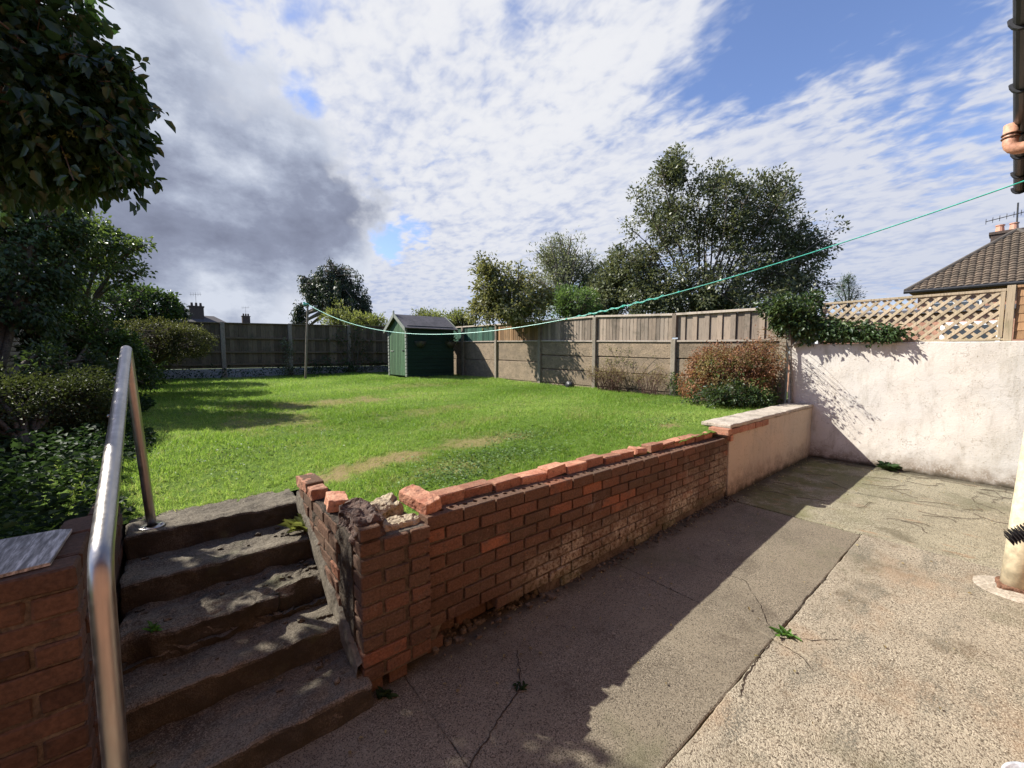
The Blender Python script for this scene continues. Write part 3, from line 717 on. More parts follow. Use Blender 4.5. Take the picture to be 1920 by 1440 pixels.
for c in range(NC):
    z0 = .0+c*PITZ; x = .955-(0 if c % 2 else .112)
    while x < 4.64:
        x1 = min(x+.215, 4.655); xa = max(x, .955); xm = (xa+x1)/2
        zz0 = z0-(.062*min(max((xm-1)/3.4, 0), 1))*((c+1)/NC)
        skip = (c == 0 and (1.02 < xm < 1.75 or 3.62 < xm < 3.95 or 4.18 < xm < 4.42)) or (c == 1 and 1.05 < xm < 1.5)
        if x1-xa > .03 and not skip:
            sunk = .03 if c == 0 and random.random() < .4 else 0
            if c == NC-1 and x1-xa > .15: holed_brick(mb, xa, x1, YF+random.uniform(-.003, .003), .1025, zz0)
            else: brick_x(mb, xa, x1, YF+sunk, .1025, zz0, rnd=(random.uniform(.93, 1) if (2.45 < xm < 3.3 and 2 < c < 7 and random.random() < .12) else None))
        x += .225
mb.build('brick_face', M['brick'], wall)
# back leaf: terracotta bricks standing a little higher, some tipped
mb = MB(); x = 1.05; k = 0
while x < 4.5:
    L = random.uniform(.19, .225); zt = top_of(x)+random.uniform(.018, .036); gap = random.uniform(.004, .014)
    if k in (9,): cbox(mb, (x+L/2, 2.105, zt-.03), (L*.8, .10, .06), ch=.012, jit=.01, rnd=.9, ry=.10)
    elif k == 1: cbox(mb, (x+L/2, 2.11, zt-.035), (L, .1025, .065), ch=.01, jit=.004, rnd=.05)
    else: cbox(mb, (x+L/2, 2.105+random.uniform(-.012, .008), zt-.0325), (L, .1025, .065), ch=.006, jit=.004, rz=random.uniform(-.05, .05), ry=random.uniform(-.035, .035), rnd=random.random())
    x += L+gap; k += 1
mb.build('back_course', M['orange_brick'], wall)
mb = MB()
for c in range(9):
    x = .97
    while x < 4.6:
        brick_x(mb, x, min(x+.215, 4.66), 2.055, .10, .0+c*PITZ-.05*min(max((x-1)/3.4, 0), 1)*((c+1)/NC)); x += .225
mb.build('back_leaf', M['brick'], wall)
# mortar core, recessed from the brick faces
mb = MB()
vs = []; xs = [.95+i*.05 for i in range(75)]
for x in xs:
    x = min(x, 4.65); z = top_of(x)-.075+mnoise.noise(Vector((x*9, 0, 0)))*.006
    zb = .16 if 1.03 < x < 1.5 else .075 if x < 1.76 else -.02
    vs += [(x, YF+.016, zb), (x, YF+.016, z), (x, 2.052, z-.004), (x, 2.052, zb)]
n = len(xs); mb.add(vs, [(4*i+a, 4*i+4+a, 4*i+4+b, 4*i+b) for i in range(n-1) for a, b in ((0, 1), (1, 2), (2, 3), (3, 0))], .5)
vs = []
for x in xs:
    x = max(min(x, 4.60), 1.04); z = top_of(x)-.030+mnoise.noise(Vector((x*11, 4, 0)))*.006; vs += [(x, 2.050, .55), (x, 2.050, z), (x, 2.15, z), (x, 2.15, .55)]
mb.add(vs, [(4*i+a, 4*i+4+a, 4*i+4+b, 4*i+b) for i in range(n-1) for a, b in ((0, 1), (1, 2), (2, 3), (3, 0))], .5)
mb.build('mortar', M['mortar'], wall)
# pier
mb = MB(); PX0, PX1, PY = .595, .945, 1.800
for c in range(11):
    z0 = c*PITZ; j = random.uniform(-.004, .004)
    if c == 10:
        brick_x(mb, PX0+.0, PX0+.10, PY, .10, z0-.002, rnd=.1); continue
    if c % 2: xs = [(PX0, PX0+.1), (PX0+.112, PX0+.235), (PX0+.247, PX1)]
    else: xs = [(PX0, PX0+.215), (PX0+.232, PX1)]
    if c == 0: xs = [(PX0, PX0+.10), (PX0+.13, PX0+.225)]
    for a, b in xs: brick_x(mb, a, b, PY+(.02 if c == 0 else 0), .1025, z0, jy=.004)
    # right return of the pier
    if c: cbox(mb, (PX1-.052, PY+.118+j, z0+.0325), (.10, .05, .065), ch=.004, rnd=PAL())
mb.build('pier', M['brick'], wall)
mb = MB(); box2(mb, (PX0+.01, PY+.012, .055), (PX1-.012, 2.055, .735), ch=.01); mb.build('pier_core', M['mortar'], wall)
# return wall beside the steps: damp, rough, cement-smeared
mb = MB(); RX = .585
for c in range(2, 11):
    z0 = c*PITZ-.01; y = 2.13+(0 if c % 2 else -.11)
    while y < 2.93:
        y1 = min(y+.215, 2.93); ya = max(y, 2.10)
        if y1-ya > .04 and not (c == 10 and ya < 2.55): cbox(mb, (RX+.05+random.uniform(-.004, .004), (ya+y1)/2, z0+.0325), (.1025, y1-ya, .065), ch=.006, rnd=PAL(), jit=.003)
        y += .225
mb.build('return_brickwork', M['brick'], wall)
mb = MB(); rough_box(mb, (RX+.006, PY+.10, -.02), (RX+.13, 2.94, .735), seg=.02, r=.006, amp=.010, fr=14, seed=3)
mb.build('return_core', M['soil'], wall)
mb = MB()   # low cement fillet running down with the steps
vs = []; N = 46
for k in range(N):
    t = k/(N-1); y = 2.93-t*1.12; z = .70-t*.52+mnoise.noise(Vector((y*9, 2, 0)))*.022; zb = z-.13; w = .010+abs(mnoise.noise(Vector((y*7, 5, 1))))*.012
    for (dx_, zz_) in ((.012, z), (-w, z-.012), (-w-.006, z-.06+mnoise.noise(Vector((y*14, 9, 0)))*.03), (-w-.002, zb), (.012, zb)): vs.append((RX+dx_, y, zz_))
mb.add(vs, [(5*k+a, 5*k+a+1, 5*k+a+6, 5*k+a+5) for k in range(N-1) for a in range(4)], .5)
mb.build('cement_fillet', M['coping_old'], wall)
# broken head of the pier
mb = MB()
rough_box(mb, (.60, 1.84, .70), (.73, 2.12, .835), seg=.012, r=.02, amp=.028, fr=15, seed=11); mb.build('burnt_brick', M['burnt'], wall)
mb = MB()
rough_box(mb, (.735, 1.86, .70), (.93, 1.95, .765), seg=.012, r=.015, amp=.016, fr=22, seed=14); rough_box(mb, (.72, 2.0, .70), (.90, 2.14, .815), seg=.012, r=.02, amp=.03, fr=15, seed=16)
mb.build('broken_mortar', M['rubble'], wall)
def loose(name, label, c, s, rz, rx, ry, mat, rnd=.5, seed=0, amp=.006):
    mb = MB(); h = Vector(s)/2; rough_box(mb, -h, h, seg=.014, r=.006, amp=amp, fr=22, seed=seed, rnd=rnd)
    from mathutils import Euler
    m = Euler((rx, ry, rz)).to_matrix(); mb.v = [tuple(m@Vector(v)+Vector(c)) for v in mb.v]
    o = mb.build(name, mat); tag(o, label, 'brick', 'loose bricks lying on the broken wall'); rebase(o, (c[0], c[1], c[2]-s[2]/2)); return o
loose('loose_brick', 'orange brick lying tilted on top of the pier, pointing back over the wall', (.99, 2.00, .80), (.105, .23, .07), .22, .14, -.12, M['orange_brick'], .7, 5)
loose('loose_brick', 'orange brick stub between the blackened pier head and the step wall', (.655, 2.34, .772), (.105, .17, .065), -.2, 0, .1, M['orange_brick'], .95, 6)
loose('loose_brick', 'pale orange brick at the far end of the step wall, beside the top step', (.625, 2.82, .765), (.105, .215, .065), .05, 0, .02, M['orange_brick'], .4, 7)
loose('loose_brick', 'square brick half set next to the far end of the step wall', (.620, 2.60, .762), (.09, .10, .065), 0, 0, 0, M['orange_brick'], .3, 8)
mb = MB(); cbox(mb, (4.60, 2.00, .745), (.10, .215, .065), ch=.005, rnd=.6, jit=.003, rz=.05); o = mb.build('loose_brick', M['orange_brick']); tag(o, 'orange brick standing where the brick wall meets the rendered wall', 'brick', 'loose bricks lying on the broken wall'); rebase(o, (4.60, 2.0, .712))
mb = MB(); cbox(mb, (4.40, 2.09, .71), (.215, .11, .06), ch=.012, rnd=.8, jit=.008, rz=.05); o = mb.build('loose_brick', M['orange_brick']); tag(o, 'flat broken brick at the rendered end of the brick wall', 'brick', 'loose bricks lying on the broken wall'); rebase(o, (4.40, 2.09, .68))
# the long face runs slightly out of square with the patio
for o_ in list(wall.children):
    if o_.name.split('.')[0] in ('brick_face', 'back_course', 'back_leaf', 'mortar'):
        for v_ in o_.data.vertices:
            k_ = 1-min(max((v_.co.x+.6-.95)/3.7, 0), 1); v_.co.y -= .088*k_; v_.co.z += .022*k_*max(v_.co.z, 0)/.76
# ---- rendered low wall with coping
lw = thing('rendered_low_wall', 'low cream rendered retaining wall with mortar coping at the far end of the patio', 'wall', (6.1, 1.95, 0))
mb = MB(); rough_box(mb, (4.68, 1.930, -.03), (7.60, 2.22, .765), seg=.06, r=.008, amp=.006, fr=3, seed=21); mb.build('render', M['cream_render'], lw)
mb = MB(); rough_box(mb, (4.665, 1.915, .772), (7.60, 2.245, .815), seg=.04, r=.012, amp=.006, fr=7, seed=22); mb.build('coping', M['coping'], lw)
mb = MB(); x = 4.69
while x < 5.75:
    cbox(mb, (x+.105, 1.937, .733), (.205, .05, .068), ch=.006, rnd=random.random(), jit=.004); x += .218
cbox(mb, (4.71, 1.94, .66), (.07, .05, .065), ch=.006, rnd=.9); mb.build('exposed_brick', M['orange_brick'], lw)
# ---- white wall closing the patio
ww = thing('rendered_boundary_wall', 'tall whitewashed rendered wall across the right end of the patio', 'wall', (7.7, 1.0, 0))
mb = MB(); rough_box(mb, (7.60, -.28, -.03), (7.83, 2.27, 1.745), seg=.05, r=.012, amp=.008, fr=2.5, seed=31); mb.build('render', M['white_render'], ww)
# ================================================================ STEPS
st = thing('garden_steps', 'five worn concrete garden steps climbing to the lawn between brick walls', 'steps', (.16, 1.8, 0))
SY = [1.74, 2.06, 2.30, 2.62, 2.95, 3.27]; SZ = [.112, .238, .360, .485, .612]
for i in range(5):
    def chip(w, i=i):
        if i == 2:   # the broken third nosing
            e = max(0, .09-(w.y-SY[i])); k = max(0, mnoise.noise(Vector((w.x*7, 3, 0)))+.25+(.5 if w.x > .35 else 0))
            if w.z > SZ[i]-.09: w = w+Vector((0, e*k*.9, -e*k*.55))
        return w
    mb = MB(); yb = SY[i+1]+.06 if i < 4 else 3.30
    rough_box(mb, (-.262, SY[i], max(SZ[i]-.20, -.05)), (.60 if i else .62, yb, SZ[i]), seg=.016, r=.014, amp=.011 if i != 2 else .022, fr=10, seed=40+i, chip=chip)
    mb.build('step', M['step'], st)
mb = MB()
for k in range(60):
    i = random.choice([0, 1, 2, 2, 3, 3]); x = random.gauss(.50, .05) if random.random() < .6 else random.uniform(-.22, .55); y = SY[i]+random.uniform(.1, .30)
    s = random.uniform(.006, .018); rough_box(mb, (x-s, y-s*.7, SZ[i]-s*.3), (x+s, y+s*.7, SZ[i]+s*.9), seg=.01, r=s*.4, amp=s*.4, fr=60, seed=k)
tag(mb.build('gravel', M['step']), 'crumbled mortar grit scattered on the concrete steps', 'rubble', kind='stuff')

# ---- left pier wall with tile
lwall = thing('stair_side_wall', 'dark brown brick wall on the left side of the steps', 'wall', (-.8, 2.0, 0))
mb = MB(); 
for c in range(12):
    z0 = .925-.065-c*.0765; x = -.275
    first = True
    while x > -2.6:
        L = .215 if not (first and c % 2) else .10; x0 = x-L
        cbox(mb, ((x+x0)/2, 1.883+random.uniform(-.004, .004), z0+.0325), (L, .1025, .066), ch=.006, rnd=random.random(), jit=.002); x = x0-.012; first = False
    y = 1.95
    if c > -1:
        while y < 2.9:
            zt = z0 if y < 2.2 else z0-.13
            if not (y > 2.2 and c > 9): cbox(mb, (-.325+random.uniform(-.006, .006), y+.1075, zt+.0325), (.1025, .215, .065), ch=.008, rnd=random.random(), jit=.004)
            y += .225
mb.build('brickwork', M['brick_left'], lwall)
mb = MB(); rough_box(mb, (-2.6, 1.842, -.02), (-.283, 2.14, .905), seg=.05, r=.01, amp=.006, seed=51); rough_box(mb, (-.37, 2.0, -.02), (-.283, 3.3, .60), seg=.03, r=.01, amp=.012, seed=52); mb.build('mortar', M['mortar'], lwall)
mb = MB(); vs = []
tl = [(-.315, 2.165), (-.372, 1.905), (-.80, 1.845), (-.80, 2.40)]
tl = [(-.330, 2.19), (-.335, 1.875), (-.86, 1.80), (-.86, 2.235), (-.37, 2.215)]
n = len(tl); vs = [(x, y, .929) for x, y in tl]+[(x, y, .939) for x, y in tl]
mb.add(vs, [tuple(range(n)), tuple(range(n, 2*n))[::-1]]+[(i, n+i, n+(i+1) % n, (i+1) % n) for i in range(n)], .5)
o = mb.build('floor_tile', M['tile']); tag(o, 'grey woodgrain tile lying loose on the left brick wall', 'tile'); rebase(o, (-.6, 2.0, .929))

# ---- handrail
hr = thing('handrail', 'brushed steel handrail beside the garden steps', 'handrail', (-.15, 3.0, .612))
foot = Vector((-.150, 3.035, .612)); topb = Vector((-.198, 2.94, 1.625)); low = Vector((-.153, 1.262, 1.125)); gr = Vector((-.146, 1.235, .0))
def rounded(a, b, c, r, n=8):
    d1 = (a-b).normalized(); d2 = (c-b).normalized(); p = b+d1*r; q = b+d2*r
    return [p*(1-t)**2+b*2*t*(1-t)+q*t*t for t in [i/n for i in range(n+1)]]
pts = [foot]+rounded(foot, topb, low, .06)+rounded(topb, low, gr, .085)+[gr]
pp = [pts[0]]
for a, b in zip(pts, pts[1:]):
    k = max(1, int((b-a).length/.1)); pp += [a+(b-a)*(i+1)/k for i in range(k)]
mb = MB(); tube(mb, pp, .0225, 28); mb.build('rail', M['steel'], hr, smooth=True)
mb = MB(); lathe(mb, [(.0, .003), (.056, .003), (.058, .0), (.058, .007), (.054, .010), (.028, .012)], foot+Vector((0, 0, .0)), 28); 
lathe(mb, [(0, .018), (.005, .018), (.008, .010)], foot+Vector((.043, -.01, 0)), 10); lathe(mb, [(0, .018), (.005, .018), (.008, .010)], foot+Vector((-.03, -.03, 0)), 10)
mb.build('floor_flange', M['steel'], hr, smooth=True)
dr = (low-topb)
for t in (.12, .28, .52):
    p = topb+dr*t+Vector((-.0222, 0, 0)); mb = MB(); tube(mb, [p, p+Vector((-.004, 0, .0)), p+Vector((-.007, 0, 0))], [.007, .0065, .003], 10); mb.build('rivet', M['steel'], hr, smooth=True)

# ================================================================ FENCES
def fence_right():
    f = thing('boundary_fence', 'long weathered timber and concrete fence along the right side of the lawn', 'fence', (7.8, 7.4, .75))
    ys = [2.42, 4.36, 6.39, 8.32, 10.32, 12.25, 14.2, 16.05]
    tops = [2.37, 2.40, 2.50, 2.50, 2.52, 2.55, 2.58, 2.62]; mids = [1.80, 1.83, 1.88, 1.93, 1.97, 2.0, 2.02, 2.05]
    for i, y in enumerate(ys):
        hp = (mids[i]+.06) if i in (1, 3, 4) else tops[i]-.03
        mb = MB(); box2(mb, (7.76, y-.055, .4), (7.88, y+.055, hp), ch=.012); mb.build('concrete_post', M['conc'], f)
        if i in (1, 3, 4):
            mb = MB(); box2(mb, (7.775, y-.045, hp+(.0 if i != 1 else .03)), (7.87, y+.045, tops[i]), ch=.004, rnd=.3); mb.build('post_extension', M['wood_grey'], f)
    for i in range(7):
        y0, y1 = ys[i]+.056, ys[i+1]-.056; m0, m1 = mids[i], mids[i+1]; t0, t1 = tops[i], tops[i+1]
        nb = [.46, .33, .36][i % 3]; z = .45; rows = 3 if i in (0, 2, 1) else 2
        hb = ((m0+m1)/2-.80)/rows
        for r in range(-1, rows):
            zt = .80+(r+1)*hb; zb = zt-hb+.024
            mb = MB(); off = 7.812+(.008 if r % 2 else 0)
            nseg = 12; vs = []
            for k in range(nseg+1):
                yy = y0+(y1-y0)*k/nseg; sag = (m0+(m1-m0)*k/nseg-(m0+m1)/2)*(r+1)/rows
                vs += [(off, yy, max(zb+sag, .4)), (off-.0, yy, zt+sag-.01), (off+.012, yy, zt+sag), (off+.05, yy, zt+sag), (off+.05, yy, max(zb+sag-.04, .4))]
            fs = [(5*k+a, 5*k+b, 5*k+5+b, 5*k+5+a) for k in range(nseg) for a, b in ((0, 1), (1, 2), (2, 3), (3, 4))]
            fs += [(0, 4, 3, 2, 1), tuple(nseg*5+q for q in range(5))]
            mb.add(vs, fs, random.random()); mb.build('gravel_board', M['conc_board'], f)
        mat = {5: M['green_panel'], 4: M['green_panel'], 3: M['wood_orange'], 6: M['wood_dark']}.get(i, M['wood_grey'])
        mb = MB(); y = y0; w = .118 if i == 0 else .092; k = 0
        while y < y1-.02:
            yb = min(y+w, y1); t = ((y+yb)/2-y0)/(y1-y0); zb = m0+(m1-m0)*t+.035; zt = t0+(t1-t0)*t-.045
            xo = 7.822+(.022 if (k % 2 and i == 0) else 0)+random.uniform(-.002, .002)
            ww_ = (yb-y)*(.80 if i == 0 and not k % 2 else 1.15 if i == 0 else 1.06)
            cbox(mb, (xo, (y+yb)/2, (zb+zt)/2), (.014, ww_-.004, zt-zb), ch=.002, rz=-.07 if i else random.uniform(-.03, .03), rnd=random.random()); y += w; k += 1
        if i == 0:
            for q_ in range(14): cbox(mb, (7.858, y0+.07+q_*.1275, (m0+t0)/2), (.012, .125, t0-m0-.10), ch=.002, rnd=random.random())
        po = mb.build('timber_panel', mat, f); po['label'] = {4: 'dark green painted panel', 3: 'tan brown panel', 0: 'panel of gapped overlapping boards'}.get(i, 'grey weathered panel')
        mb = MB(); L = math.dist((y0, t0), (y1, t1)); an = math.atan2(t1-t0, y1-y0)
        cbox(mb, (7.83, (y0+y1)/2, (t0+t1)/2-.018), (.11, L+.06, .045), ch=.004, rx=an, rnd=.4); mb.build('capping', M['wood_pale'], f)
        mb = MB(); an2 = math.atan2(m1-m0, y1-y0); cbox(mb, (7.805, (y0+y1)/2, (m0+m1)/2+.016), (.045, L, .034), ch=.003, rx=an2, rnd=.6); mb.build('rail', M['wood_pale'], f)
fence_right()
def fence_back():
    f = thing('back_fence', 'dark timber fence with concrete posts across the far end of the lawn', 'fence', (2.5, 16, .85))
    xs = [-2.80, -.82, 1.18, 3.10, 5.10, 7.10]; tz = lambda x: 2.58+.02*x
    for x in xs:
        mb = MB(); box2(mb, (x-.06, 15.93, .4), (x+.06, 16.04, tz(x)-.0), ch=.012); mb.build('concrete_post', M['conc'], f)
    for i in range(6):
        x0 = xs[i]+.062; x1 = xs[i+1]-.062 if i < 5 else 7.9
        zb = lawn_h(x0, 16)
        mb = MB(); box2(mb, (x0, 15.985, .4), (x1, 16.03, 1.12), ch=.006); b = mb.build('gravel_board', M['white_board'], f); b['label'] = 'flaking white painted gravel board'
        mb = MB(); x = x0
        while x < x1-.02:
            xb = min(x+.125, x1); cbox(mb, ((x+xb)/2, 16.02+random.uniform(-.002, .002), (1.13+tz(x)-.04)/2), (xb-x+.012, .014, tz(x)-.04-1.13), ch=.002, rz=.07, rnd=random.random()); x += .125
        mb.build('timber_panel', M['wood_dark'], f)
        for z in (1.22, 1.62, 2.08):
            mb = MB(); box2(mb, (x0, 15.95, z), (x1, 16.008, z+.06), ch=.004, rnd=.1); mb.build('rail', M['wood_dark'], f)
        mb = MB(); cbox(mb, ((x0+x1)/2, 15.99, tz((x0+x1)/2)-.03), (x1-x0+.05, .08, .032), ch=.003, ry=-.02, rnd=.9); mb.build('capping', M['wood_dark'], f)
fence_back()
# left boundary wall under the ivy
mb = MB()
for c in range(26):
    y = 3.0+(0 if c % 2 else -.11)
    while y < 15.9:
        cbox(mb, (-2.25+random.uniform(-.01, .01), y+.18, .4+c*.085), (.12, .36, .074), ch=.01, rnd=random.random()); y += .375
lb = thing('boundary_wall', 'old pale stone block wall showing between the ivy on the left side', 'wall', (-2.25, 9, .6))
mb.build('blocks', M['cement'], lb); mb = MB(); box2(mb, (-2.30, 2.9, .4), (-2.22, 15.95, 2.55)); mb.build('mortar', M['mortar'], lb)

# ---- lattice over the white wall
lt = thing('lattice_panel', 'timber lattice trellis panel fixed on top of the white wall', 'trellis', (7.7, .95, 1.745))
mb = MB(); ya, yb, za, zb = .10, 1.86, 1.765, 2.335; wl = .034; pitch = .122
def lat(sign, x):
    h = zb-za; k = ya-h
    while k < yb+h:
        # line y = k + sign*(z-za) (sign -1 starts from the other side)
        if sign > 0: a, b = (k, za), (k+h, zb)
        else: a, b = (k+h, za), (k, zb)
        # clip in y
        def clip(p, q):
            (y0, z0), (y1, z1) = p, q
            t0, t1 = 0, 1; dy = y1-y0
            lo, hi = sorted(((ya-y0)/dy, (yb-y0)/dy)); t0 = max(t0, lo); t1 = min(t1, hi)
            if t1-t0 < .06: return None
            return (y0+dy*t0, z0+(z1-z0)*t0), (y0+dy*t1, z0+(z1-z0)*t1)
        cl = clip(a, b)
        if cl:
            (y0, z0), (y1, z1) = cl; L = math.dist(cl[0], cl[1]); an = math.atan2(z1-z0, y1-y0)
            cbox(mb, (x+random.uniform(-.001, .001), (y0+y1)/2, (z0+z1)/2), (.008, L, wl), ch=.0015, rx=an, rnd=random.random())
        k += pitch
lat(1, 7.700); lat(-1, 7.691); mb.build('lattice', M['wood_lattice'], lt)
for n_, a, b in (('top_rail', (7.675, ya-.02, zb-.0), (7.725, yb+.02, zb+.032)), ('bottom_rail', (7.68, ya-.02, 1.750), (7.72, yb+.02, za+.012)), ('side_rail', (7.676, yb-.005, 1.785), (7.724, yb+.03, zb-.002)), ('end_post', (7.66, .025, 1.745), (7.735, .092, 2.40)), ('inner_post', (7.676, .10, 1.785), (7.724, .14, zb-.002))):
    mb = MB(); box2(mb, a, b, ch=.003, rnd=.3); mb.build(n_, M['wood_lattice'], lt)
sp = thing('slatted_panel', 'orange brown horizontal board fence panel at the right edge above the white wall', 'fence', (7.7, -.2, 1.745))
mb = MB(); z = 1.76
while z < 2.36: cbox(mb, (7.70, -.14, z+.052), (.018, .31, .10), ch=.004, ry=.06, rnd=random.random()); z += .10
mb.build('boards', M['wood_slat'], sp); mb = MB(); box2(mb, (7.67, -.30, 2.365), (7.73, .018, 2.395)); mb.build('capping', M['wood_slat'], sp)

# ================================================================ SHED
sh = thing('garden_shed', 'small dark green timber shed with felt roof in the far corner of the lawn', 'shed', (6.5, 12.6, .85))
X0, X1, Y0, Y1 = 5.60, 7.26, 11.98, 13.42; ZB, ZE, ZR = .86, 2.42, 2.84; YM = (Y0+Y1)/2
mb = MB(); z = ZB
while z < ZE-.01: cbox(mb, ((X0+X1)/2, Y0, z+.06), (X1-X0, .02, .122), ch=.003, rx=-.09, rnd=random.random()); z += .115
mb.build('side_wall', M['shed_side'], sh)
mb = MB(); box2(mb, (X0+.02, Y0+.012, ZB), (X1, Y1, ZE-.02)); mb.add([(X0+.02, Y0+.02, ZE-.02), (X0+.02, Y1, ZE-.02), (X0+.02, YM, ZR-.06), (X1, Y0+.02, ZE-.02), (X1, Y1, ZE-.02), (X1, YM, ZR-.06)], [(0, 2, 1), (3, 4, 5), (0, 3, 5, 2), (1, 2, 5, 4)], .5); mb.build('shell', M['shed_side'], sh)
mb = MB(); y = Y0+.13; k = 0
while y < Y1-.16:
    ztop = min(ZR-.12, ZR-.12-(abs(y+.06-YM)-.18)*.62); cbox(mb, (X0-.012, y+.06, (ZB+.04+ztop)/2), (.02, .112, ztop-ZB-.04), ch=.008, rnd=random.random()); y += .12
dd = mb.build('door', M['shed_door'], sh)
mb = MB(); box2(mb, (X0-.045, Y0+.2, 1.68), (X0-.025, Y0+.33, 1.71)); mb.build('bolt', M['black'], dd)
mb = MB(); box2(mb, (X0-.04, Y1-.45, 1.67), (X0-.025, Y1-.2, 1.70)); mb.build('hinge', M['trim_white'], dd)
for yc in (Y0+.055, Y1-.055):
    mb = MB(); z = ZB
    while z < ZE-.03: cbox(mb, (X0-.02, yc, z+.055), (.05, .11, .098), ch=.01, rnd=random.random()); z += .112
    mb.build('corner_boards', M['trim_white'], sh)
for sgn in (-1, 1):
    ye = YM+sgn*(Y1-Y0)/2*1.12; ze = ZE-.045
    mb = MB(); a = math.atan2(ZR-ze, abs(YM-ye)); n_ = Vector((0, sgn*math.sin(a), math.cos(a)))*.03; n_.y = sgn*abs(n_.y)
    q = [Vector((X0-.11, ye, ze)), Vector((X1+.09, ye, ze)), Vector((X1+.09, YM, ZR)), Vector((X0-.11, YM, ZR))]
    mb.add(q+[p+n_ for p in q], [(0, 1, 2, 3), (7, 6, 5, 4), (0, 4, 5, 1), (1, 5, 6, 2), (3, 7, 4, 0), (2, 6, 7, 3)], .5); mb.build('roof', M['felt'], sh)
    for xx in (X0-.125, X1+.105):
        mb = MB(); q = [Vector((xx-.012, ye-sgn*-.02, ze-.10)), Vector((xx+.012, ye-sgn*-.02, ze-.10)), Vector((xx+.012, YM, ZR-.06)), Vector((xx-.012, YM, ZR-.06))]; u = Vector((0, 0, .13))
        mb.add(q+[p+u for p in q], [(0, 1, 2, 3), (7, 6, 5, 4), (0, 4, 5, 1), (1, 5, 6, 2), (3, 7, 4, 0), (2, 6, 7, 3)], .5); mb.build('bargeboard', M['trim_white'], sh)
mb = MB(); cbox(mb, (X0-.13, YM, ZR+.04), (.03, .09, .20), ch=.01); mb.build('finial', M['trim_white'], sh)
def basket(x, label):
    b = thing('wall_basket', label, 'basket', (x, Y0-.01, 1.85), 'dark wall baskets on the shed')
    mb = MB(); vs = []; n = 12; m = 5
    for j in range(m+1):
        a = j/m*math.pi/2; r = math.cos(a); z = -math.sin(a)
        for i in range(n+1): t = math.pi*i/n; vs.append((x-.19*r*math.cos(t), Y0-.02-.17*r*math.sin(t), 1.98+.20*z))
    mb.add(vs, [(j*(n+1)+i, (j+1)*(n+1)+i, (j+1)*(n+1)+i+1, j*(n+1)+i+1) for j in range(m) for i in range(n)], .5); mb.build('basket', M['metal_dark'], b)
    mb = MB(); tube(mb, [(x-.19*math.cos(math.pi*i/10), Y0-.02-.17*math.sin(math.pi*i/10), 1.985) for i in range(11)], .008, 6); mb.build('rim', M['metal_dark'], b)
basket(6.02, 'dark half-round wall basket on the shed side, nearer the door'); basket(7.12, 'dark half-round wall basket on the shed side, nearer the fence corner')
cl = [Vector((7.12+random.uniform(-.2, .2), Y0-.12, 2.02+random.uniform(-.05, .12))) for _ in range(14)]
p, ax, sz, nr, rr = cloud(cl, 14, .09, .05, 77); t = thing('trailing_plant', 'small trailing plant in the wall basket nearer the fence corner', 'plant', (7.12, Y0-.1, 1.95)); leaf_mesh('leaves', p, ax, sz, M['privet'], t, nrm=nr, rnd=rr)
mb = MB()
for q in cl: tube(mb, [(7.12, Y0-.1, 1.93), tuple(q)], .004, 4)
mb.build('stems', M['bark'], t)

# ---- washing line and post
wp = thing('washing_line_post', 'thin wooden clothes post standing by the dark back fence', 'post', (3.10, 13.9, .84))
mb = MB(); tube(mb, [(3.09, 13.95, .7), (3.15, 13.9, 2.0), (3.213, 13.86, 3.10)], [.034, .032, .028], 8); mb.build('pole', M['wood_grey'], wp)
mb = MB(); tube(mb, [(3.16+.07*math.cos(t*.7), 13.86+.07*math.sin(t*.7), 3.08+.008*t*.7) for t in range(16)], .016, 6); mb.build('line_coil', M['green_line'], wp)
A = Vector((3.213, 13.855, 3.12)); B = Vector((4.664, .0, 2.806)); pts = []
for i in range(81):
    t = i/80; q = A+(B-A)*t; q.z -= 4*1.0*t*(1-t); pts.append(q)
mb = MB(); tube(mb, pts, [.0065 if i < 52 else .005 for i in range(81)], 6)
for i0, i1 in ((58, 66),):
    seg = bez(pts[i0:i1], 6); tube(mb, [q+Vector((0, 0, .014*math.sin(k*1.1))) for k, q in enumerate(seg)], .006, 5)
for i in (24, 40, 57, 62, 66): tube(mb, [pts[i]-(pts[i+1]-pts[i-1]).normalized()*.02, pts[i], pts[i]+(pts[i+1]-pts[i-1]).normalized()*.02], [.004, .013, .004], 6)
wl_ = mb.build('washing_line', M['green_line']); tag(wl_, 'sagging green plastic washing line from the clothes post to the house', 'washing line'); rebase(wl_, tuple(A))
# ================================================================ HOUSE SIDE (behind the camera) AND PIPES
hs = thing('house', 'rear of the house beside the patio with its black roof gutter', 'house', (3, -.4, 0))
mb = MB(); box2(mb, (-3.5, -.60, -.1), (6.9, -.30, 3.22)); mb.build('wall', M['housebrick'], hs)
mb = MB(); mb.add([(-3.8, .02, 3.30), (7.0, .02, 3.30), (7.0, -4, 5.4), (-3.8, -4, 5.4), (-3.8, .02, 3.26), (7.0, .02, 3.26), (7.0, -4, 5.36), (-3.8, -4, 5.36)], [(0, 1, 2, 3), (4, 7, 6, 5), (0, 4, 5, 1), (1, 5, 6, 2), (2, 6, 7, 3), (3, 7, 4, 0)], .5); mb.build('roof', M['rooftile'], hs)
mb = MB(); box2(mb, (-3.8, -.30, 3.17), (6.95, .0, 3.20)); box2(mb, (-3.8, .0, 3.15), (6.95, .018, 3.29)); mb.build('fascia', M['black'], hs)
mb = MB(); n = 8; vs = []
for X in (-3.8, 6.82):
    for i in range(n+1): t = math.pi*i/n; vs.append((X, .056+.045*math.cos(t), 3.30-.055*math.sin(t)))
mb.add(vs, [(i, i+1, n+2+i, n+1+i) for i in range(n)]+[tuple(n+1+i for i in range(n+1))], .5)
